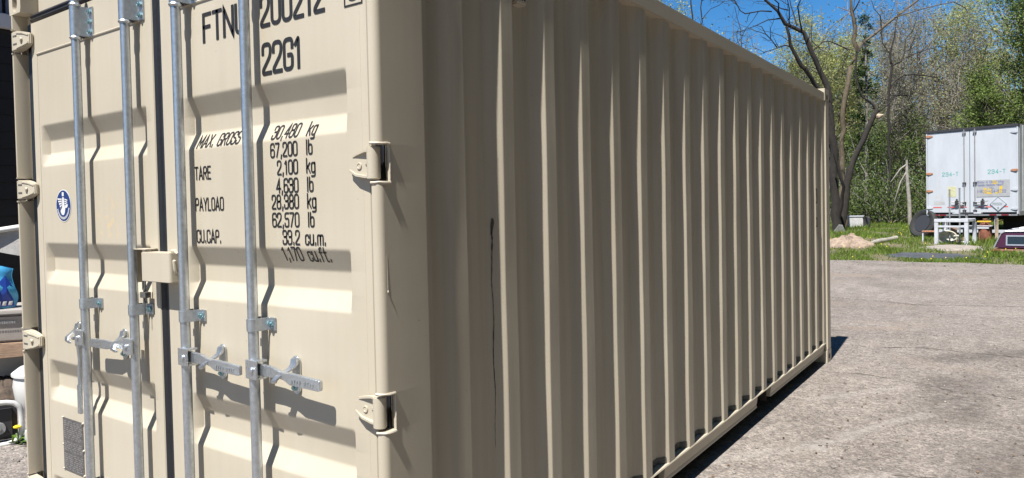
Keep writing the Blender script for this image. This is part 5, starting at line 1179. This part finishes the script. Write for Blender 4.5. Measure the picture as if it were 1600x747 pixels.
# ================================================================== VEGETATION
M['bark_dark'] = mat('dark_bark', (.022, .018, .015), .95, var=.45, vscale=5, stretch=(4, 4, 1), bump=1.0, bscale=14)
M['bark_grey'] = mat('grey_bark', (.19, .17, .15), .95, var=.4, vscale=6, stretch=(4, 4, 1), bump=.8, bscale=14)
M['bark_tan'] = mat('tan_bark', (.10, .078, .05), .95, var=.45, vscale=6, stretch=(4, 4, 1), bump=.8, bscale=14)
M['twig'] = mat('grey_twigs', (.21, .19, .17), .95, var=.25, vscale=2)
M['lf_pale'] = leaf_mat('spring_leaf', (.26, .29, .10), (.42, .43, .19), .4)
M['lf_bare'] = leaf_mat('bud_leaf', (.17, .16, .11), (.30, .29, .18), .3)
M['lf_green'] = leaf_mat('fresh_leaf', (.10, .15, .04), (.22, .28, .09), .35)
M['lf_low'] = leaf_mat('understorey_leaf', (.055, .09, .025), (.16, .21, .07), .35)
M['lf_conifer'] = leaf_mat('conifer_needles', (.018, .038, .016), (.045, .07, .026), .15)

def leaf_quads(P, size, rs, aspect=.6):
    n = len(P); a = rs.normal(size=(n, 3)); a /= np.linalg.norm(a, axis=1)[:, None]; b = np.cross(a, rs.normal(size=(n, 3))); b /= np.linalg.norm(b, axis=1)[:, None] + 1e-9
    s = size * rs.uniform(.5, 1.3, (n, 1)); a = a * s * .5; b = b * s * .5 * aspect
    V = np.stack([P - a, P + b, P + a, P - b], 1).reshape(-1, 3); F = np.arange(4 * n).reshape(-1, 4); return V, F
def tubes(lines, sides):
    """list of (pts (k,3), radii (k,)) -> one vertex/face array"""
    Vs = []; Fs = []; o = 0; ang = 2 * np.pi * np.arange(sides) / sides; ca, sa = np.cos(ang), np.sin(ang)
    for P, R in lines:
        P = np.asarray(P, float); R = np.asarray(R, float); k = len(P)
        T = np.gradient(P, axis=0); T /= np.linalg.norm(T, axis=1)[:, None] + 1e-9
        U = np.cross(T, np.array([.31, .17, .93])); U /= np.linalg.norm(U, axis=1)[:, None] + 1e-9; W2 = np.cross(T, U)
        V = P[:, None] + (U[:, None] * ca[None, :, None] + W2[:, None] * sa[None, :, None]) * R[:, None, None]
        Vs.append(V.reshape(-1, 3)); i = np.arange(k - 1)[:, None] * sides; j = np.arange(sides)[None]
        Fs.append(np.stack([o + i + j, o + i + (j + 1) % sides, o + i + sides + (j + 1) % sides, o + i + sides + j], -1).reshape(-1, 4)); o += k * sides
    return np.concatenate(Vs), np.concatenate(Fs)
def child(o, par):
    o.parent = par; o.matrix_parent_inverse = pmat(par).inverted(); return o
def wander(p, d, L, n, rs, jit, up):
    P = [np.array(p, float)]; d = np.array(d, float); d /= np.linalg.norm(d)
    for i in range(n):
        d = d + rs.normal(size=3) * jit + np.array([0, 0, up]); d /= np.linalg.norm(d); P.append(P[-1] + d * L / n)
    return np.array(P), d
def resample(P, R, seg):
    out = []; rad = []
    for a, b, ra, rb in zip(P[:-1], P[1:], R[:-1], R[1:]):
        n = max(1, int(np.linalg.norm(b - a) / seg))
        for k in range(n): out.append(a + (b - a) * k / n); rad.append(ra + (rb - ra) * k / n)
    out.append(P[-1]); rad.append(R[-1]); return np.array(out), np.array(rad)
def spray(lines_src, rs, per_m, L, r0, out, depth_, tips, up=.05):
    """side twigs growing from existing lines"""
    new = []
    for P, R in lines_src:
        P = np.asarray(P); seglen = np.linalg.norm(np.diff(P, axis=0), axis=1); tot = seglen.sum(); n = rs.poisson(tot * per_m)
        for _ in range(n):
            t = rs.rand() ** .8; i = min(int(t * (len(P) - 1)), len(P) - 2); f = t * (len(P) - 1) - i; q = P[i] * (1 - f) + P[i + 1] * f
            ax = P[i + 1] - P[i]; ax = ax / (np.linalg.norm(ax) + 1e-9); d = rs.normal(size=3); d -= ax * d.dot(ax); d = d / (np.linalg.norm(d) + 1e-9) + ax * rs.uniform(.2, .9)
            l = L * rs.uniform(.4, 1.2); Q, _d = wander(q, d, l, 4, rs, .22, up); rr = min(r0, R[i] * .7); line = (Q, np.linspace(rr, rr * .35, 5)); new.append(line); out.append(line); tips.append(Q[-1]); tips.append(Q[2])
    return new

def traced_tree(name, key, mname, label, cat='tree', tw=1.0, twig_L=1.0, leafm=None, nleaf=0, seed=0):
    rs = np.random.RandomState(seed); L = []
    for row in TRACED[key]:
        A = np.array(row); P, R = resample(A[:, :3], A[:, 3] * .82, .35); 
        if len(P) > 3: P[1:-1] += rs.normal(size=P[1:-1].shape) * np.minimum(.035, R[1:-1, None] * .35)
        R = R * (1 + .06 * rs.normal(size=len(R))); L.append((P, R))
    base = L[0][0][0].copy(); e = empty(name, (base[0], base[1], terr(base[1])), label, cat)
    L[0][0][0][2] = terr(base[1]) - .1
    V, F = tubes(L, 10); child(fast_mesh('trunk', V, F, M[mname], True), e)
    out = []; tips = []
    hi = [(P[P[:, 2] > 5], R[P[:, 2] > 5]) for P, R in L]; hi = [x for x in hi if len(x[0]) > 2]
    a = spray(hi, rs, .9 * tw, 1.6 * twig_L, .016, out, 1, tips, .1); b = spray(a, rs, 1.6 * tw, .8 * twig_L, .009, out, 2, tips); spray(b, rs, 1.2 * tw, .45 * twig_L, .006, out, 3, tips)
    if out:
        V, F = tubes(out, 4); child(fast_mesh('crown', V, F, M['twig' if mname != 'bark_dark' else 'bark_dark']), e)
    if nleaf and tips:
        T = np.array(tips); P = T[rs.randint(len(T), size=nleaf)] + rs.normal(size=(nleaf, 3)) * .12; V, F = leaf_quads(P, .07, rs); child(fast_mesh('leaves', V, F, M[leafm]), e)
    return e
traced_tree('forked_tree', 'A', 'bark_dark', 'dark bare forked tree whose limbs arch over the container roof against blue sky', seed=1, tw=1.35)
tb_ = traced_tree('leaning_tree', 'B', 'bark_dark', 'dark leaning trunk with a broken top right of the container corner', seed=2, tw=.3, twig_L=.7)
m = MB(); q = TRACED['B'][0][-1]; m.tube([(q[0] - .02, q[1], q[2] - .25), (q[0] + .10, q[1] - .1, q[2] - .28), (q[0] + .24, q[1] - .12, q[2] - .22)], [.12, .11, .02], 8); m.build('broken_wood', M['pale_wood'], tb_)
traced_tree('tan_tree', 'C', 'bark_tan', 'tan-barked tree with a long limb stretching right across the sky', seed=3, tw=1.3)
traced_tree('crooked_tree', 'D', 'bark_dark', 'small dark crooked tree among the grey twigs left of the trailer', seed=4, tw=.9, twig_L=.8)
traced_tree('thin_tree', 'E', 'bark_dark', 'thin dark tree with hanging twigs above the middle of the container roof', seed=5, tw=1.0, twig_L=.9, leafm='lf_bare', nleaf=500)
# pale broken snag
sg = empty('broken_snag', (-2.45, 36.2, terr(36.2)), 'pale broken snag with splintered branches left of the tyre', 'snag')
V, F = tubes([(np.array([(-2.45, 36.2, .3), (-2.47, 36.2, 1.5), (-2.55, 36.2, 2.6), (-2.56, 36.2, 3.4)]), np.array([.09, .085, .075, .05])), (np.array([(-2.55, 36.2, 2.9), (-2.8, 36.1, 2.4), (-3.05, 36.0, 1.5)]), np.array([.05, .04, .02])), (np.array([(-2.56, 36.2, 3.2), (-2.8, 36.1, 3.0), (-3.2, 36.0, 2.4)]), np.array([.04, .035, .015]))], 8)
child(fast_mesh('trunk', V, F, M['log'], True), sg)

KIND = { # limbs, twig density, leaf material, leaf count, leaf size, crown base, width, bark
 'pale': (20, 3.6, 'lf_pale', 9500, .11, .35, .24, 'bark_grey'),
 'bare': (26, 5.0, 'lf_bare', 6000, .085, .22, .22, 'bark_grey'),
 'green': (20, 2.8, 'lf_green', 13000, .12, .18, .26, 'bark_grey'),
 'low': (16, 3.0, 'lf_low', 5000, .11, .08, .36, 'bark_grey'),
}
def wood_tree(x, y, top, kind, label, seed):
    nl, dens, lm, nleaf, ls, cb, wd, bk = KIND[kind]; rs = np.random.RandomState(seed); z0 = terr(y); H = top - z0
    e = empty('woodland_tree', (x, y, z0), label, 'tree', 'trees of the wood behind the lot')
    Ls = []; main = []
    for s in range(1 if kind != 'low' else 3):
        d0 = np.array([rs.normal() * .07, rs.normal() * .07, 1]) if kind != 'low' else np.array([rs.normal() * .3, rs.normal() * .3, 1])
        P, d = wander((x + rs.normal() * .1 * s, y + rs.normal() * .1 * s, z0 - .1), d0, H * (.97 if kind != 'low' else .9), 12, rs, .06, .04); P[:, 2] = z0 - .1 + (P[:, 2] - P[0, 2]) * (H * .97 + .1) / (P[-1, 2] - P[0, 2])
        R = np.linspace(.018 * H ** .9 + .02, .012, 13) * (.8 if kind != 'low' else .5); Ls.append((P, R)); main.append((P, R))
    limbs = []
    for i in range(nl):
        P, R = main[rs.randint(len(main))]; t = cb + (1 - cb) * (i + rs.rand()) / nl * .95; k = min(int(t * 12), 11); q = P[k] + (P[k + 1] - P[k]) * (t * 12 - k)
        a = rs.uniform(0, 6.283); up = rs.uniform(.5, 1.3); d = np.array([math.cos(a), math.sin(a), up]); l = H * wd * rs.uniform(.6, 1.25) * (1.25 - .75 * t)
        Q, _ = wander(q, d, max(l, .5), 7, rs, .16, .06); rr = R[k] * .5; limbs.append((Q, np.linspace(rr, .008, 8)))
    V, F = tubes(Ls + limbs, 7); child(fast_mesh('trunk', V, F, M[bk], True), e)
    out = []; tips = []; a = spray(limbs + [(P[6:], R[6:]) for P, R in main], rs, dens, H * .085, .012, out, 1, tips, .08); b = spray(a, rs, dens * .8, H * .05, .010, out, 2, tips, .04)
    V, F = tubes(out, 3); tw = child(fast_mesh('crown', V, F, M['twig']), e)
    T = np.array(tips); P = T[rs.randint(len(T), size=nleaf)] + rs.normal(size=(nleaf, 3)) * (.11 if kind == 'bare' else .2); V, F = leaf_quads(P, ls, rs); child(fast_mesh('leaves', V, F, M[lm]), e)
for i, (x, y, top, kind, lab) in enumerate(WOODS): wood_tree(x, y, top, kind, lab, 100 + i)

def conifer(x, y, top, seed, label, r0=.16, n=26):
    rs = np.random.RandomState(seed); z0 = terr(y); H = top - z0; e = empty('conifer', (x, y, z0), label, 'conifer')
    V, F = tubes([(np.array([(x, y, z0 - .1), (x + .05, y, z0 + H * .5), (x, y, top)]), np.array([.14, .09, .02]))], 8); child(fast_mesh('trunk', V, F, M['bark_grey'], True), e)
    P = []
    for i in range(n * 3):
        t = .35 + .65 * rs.rand(); a = rs.uniform(0, 6.28); R = H * r0 * (1.05 - t) ** .8 + .12
        for k in range(90): s = rs.rand() ** .6; P.append((x + R * s * math.cos(a) + rs.normal() * .09, y + R * s * math.sin(a) + rs.normal() * .09, z0 + H * t + .25 * s * R + rs.normal() * .1))
    V, F = leaf_quads(np.array(P), .15, rs, .35); child(fast_mesh('crown', V, F, M['lf_conifer']), e)
conifer(-5.3, 43.2, 11.9, 3, 'dark conifer tip poking up beside the fork of the tan tree', .12, 16)
conifer(-10.95, 51.3, 11.2, 4, 'dark conifer behind the leftmost limbs just above the container roof', .2, 20)

# far wood behind the nearer trees, and an unseen wood added at right to cut skylight
def wood_mass(name, label, spots, hts, nb, nl, lsz, lm, seed):
    rs = np.random.RandomState(seed); L = []; P = []
    for (x, y), h in zip(spots, hts):
        z0 = terr(y) - .1; Q, _ = wander((x, y, z0), (rs.normal() * .05, rs.normal() * .05, 1), h, 6, rs, .05, .03); L.append((Q, np.linspace(.14, .02, 7)))
        for k in range(nb):
            q = Q[rs.randint(1, 6)]; B, _ = wander(q, (rs.normal(), rs.normal(), 1), h * .25, 4, rs, .2, .05); L.append((B, np.linspace(.04, .012, 5))); P.append(B[3] + rs.normal(size=(nl, 3)) * np.array([.6, .6, .55]))
    V, F = tubes(L, 4); fw = tag(fast_mesh(name, V, F, M['bark_grey']), label, 'wood', kind='stuff')
    V, F = leaf_quads(np.concatenate(P), lsz, rs); o = child(fast_mesh('wood_leaves', V, F, M[lm]), fw); o['kind'] = 'stuff'
rs = np.random.RandomState(77)
xx = rs.uniform(-34, 24, 160); wood_mass('budding_wood', 'budding yellow-green wood farther back behind the nearer trees', list(zip(xx, rs.uniform(49, 62, 160) + .25 * xx)), rs.uniform(7, 14, 160), 10, 60, .16, 'lf_pale', 81)
xx = rs.uniform(-34, 24, 250); wood_mass('far_wood', 'far wood of thin grey trunks and pale buds behind the nearer trees', list(zip(xx, rs.uniform(53, 74, 250) + .25 * xx)), rs.uniform(8, 15.5, 250), 10, 46, .17, 'lf_bare', 78)
wood_mass('skylight_screen_wood', 'unseen green wood right of the lot, added to cut skylight on the container side', list(zip(rs.uniform(6.6, 14.5, 190), rs.uniform(-24, 50, 190))), rs.uniform(12, 17, 190), 12, 34, .45, 'lf_low', 79)
# undergrowth along the edge of the wood
P = []; L = []
for i in range(120):
    x = rs.uniform(-16, 9); y = rs.uniform(38.2, 42.5) + .18 * x; z0 = terr(y); h = rs.uniform(1.0, 4.0) * (1.0 if x < 0 else .8); w = rs.uniform(.5, 1.1)
    for k in range(7):
        Q, _ = wander((x, y, z0), (rs.normal() * .5, rs.normal() * .5, 1), h * rs.uniform(.6, 1.1), 5, rs, .15, .03); L.append((Q, np.linspace(.022, .006, 6))); 
        for q in Q[1:]: P.append(q + rs.normal(size=(13, 3)) * np.array([.3, .3, .28]))
V, F = tubes(L, 3); ug = fast_mesh('undergrowth', V, F, M['twig']); tag(ug, 'tangled leafy undergrowth along the foot of the wood', 'undergrowth', kind='stuff')
V, F = leaf_quads(np.concatenate(P), .12, rs); o = child(fast_mesh('undergrowth_leaves', V, F, M['lf_low']), ug); o['kind'] = 'stuff'

# grass with dandelions
def in_blob(x, y):
    return ((x + 2.75) / .62) ** 2 + ((y - 22.7) / .75) ** 2 < .9 or ((x + .35) / 1.0) ** 2 + ((y - 20.35) / .8) ** 2 < .85 or ((x - .02) / .72) ** 2 + ((y - 22.5) / .75) ** 2 < .9 or (1.0 < x < 3.3 and 21.7 < y < 24)
n = 90000; x = rs.uniform(-9, 7, n); y = 18.98 - .04 * x + .1 * np.sin(x * 3.1) + 19 * rs.rand(n) ** 1.6
keep = np.array([not in_blob(a, b) for a, b in zip(x, y)]); x, y = x[keep], y[keep]
pat = np.sin(x * 2.1 + 1) * np.sin(y * 1.7) + np.sin(x * 5.3 + y * 2.2) * .6 + rs.normal(size=len(x)) * .5; k = pat > -.6; x, y, pat = x[k], y[k], pat[k]; n = len(x)
z = np.array([max(terr(b), 0.0) for b in y]); hgt = (.045 + .055 * rs.rand(n) + .03 * np.clip(pat, 0, 2)) * np.where(y < 20, .7, 1.1); 
tall = ((np.abs(x - .75) < .45) & (y > 23.2) & (y < 25)) | ((y > 26.6) & (x < -1.7) & (rs.rand(n) > .8)); hgt[tall] *= 1.9
a = rs.uniform(0, 6.283, n); dx = np.stack([np.cos(a), np.sin(a), np.zeros(n)], 1) * (.009 + .006 * rs.rand(n))[:, None]; lean = rs.normal(size=(n, 2)) * .4
B = np.stack([x, y, z - .01], 1); T = B + np.stack([lean[:, 0] * hgt, lean[:, 1] * hgt, hgt + .01], 1)
V = np.stack([B - dx, B + dx, T], 1).reshape(-1, 3)
M['grass'] = leaf_mat('grass_blade', (.075, .135, .022), (.22, .30, .065), .4)
go = tag(fast_mesh('grass', V, np.arange(3 * n).reshape(-1, 3), M['grass']), 'patchy green grass behind the lot', 'grass', kind='stuff')
idx = rs.choice(n, 160, replace=False); P = T[idx] + np.array([0, 0, .03]); ang = np.linspace(0, 6.283, 7)[:-1]; R = .013
V = np.concatenate([P[:, None] + np.stack([R * np.cos(ang), R * np.sin(ang), 0 * ang], 1)[None], (P + np.array([0, 0, .022]))[:, None]], 1).reshape(-1, 3)
F = (np.array([(k, (k + 1) % 6, 6) for k in range(6)])[None] + 7 * np.arange(len(P))[:, None, None]).reshape(-1, 3)
o = child(fast_mesh('dandelion_heads', V, F, M['dand']), go); o['kind'] = 'stuff'
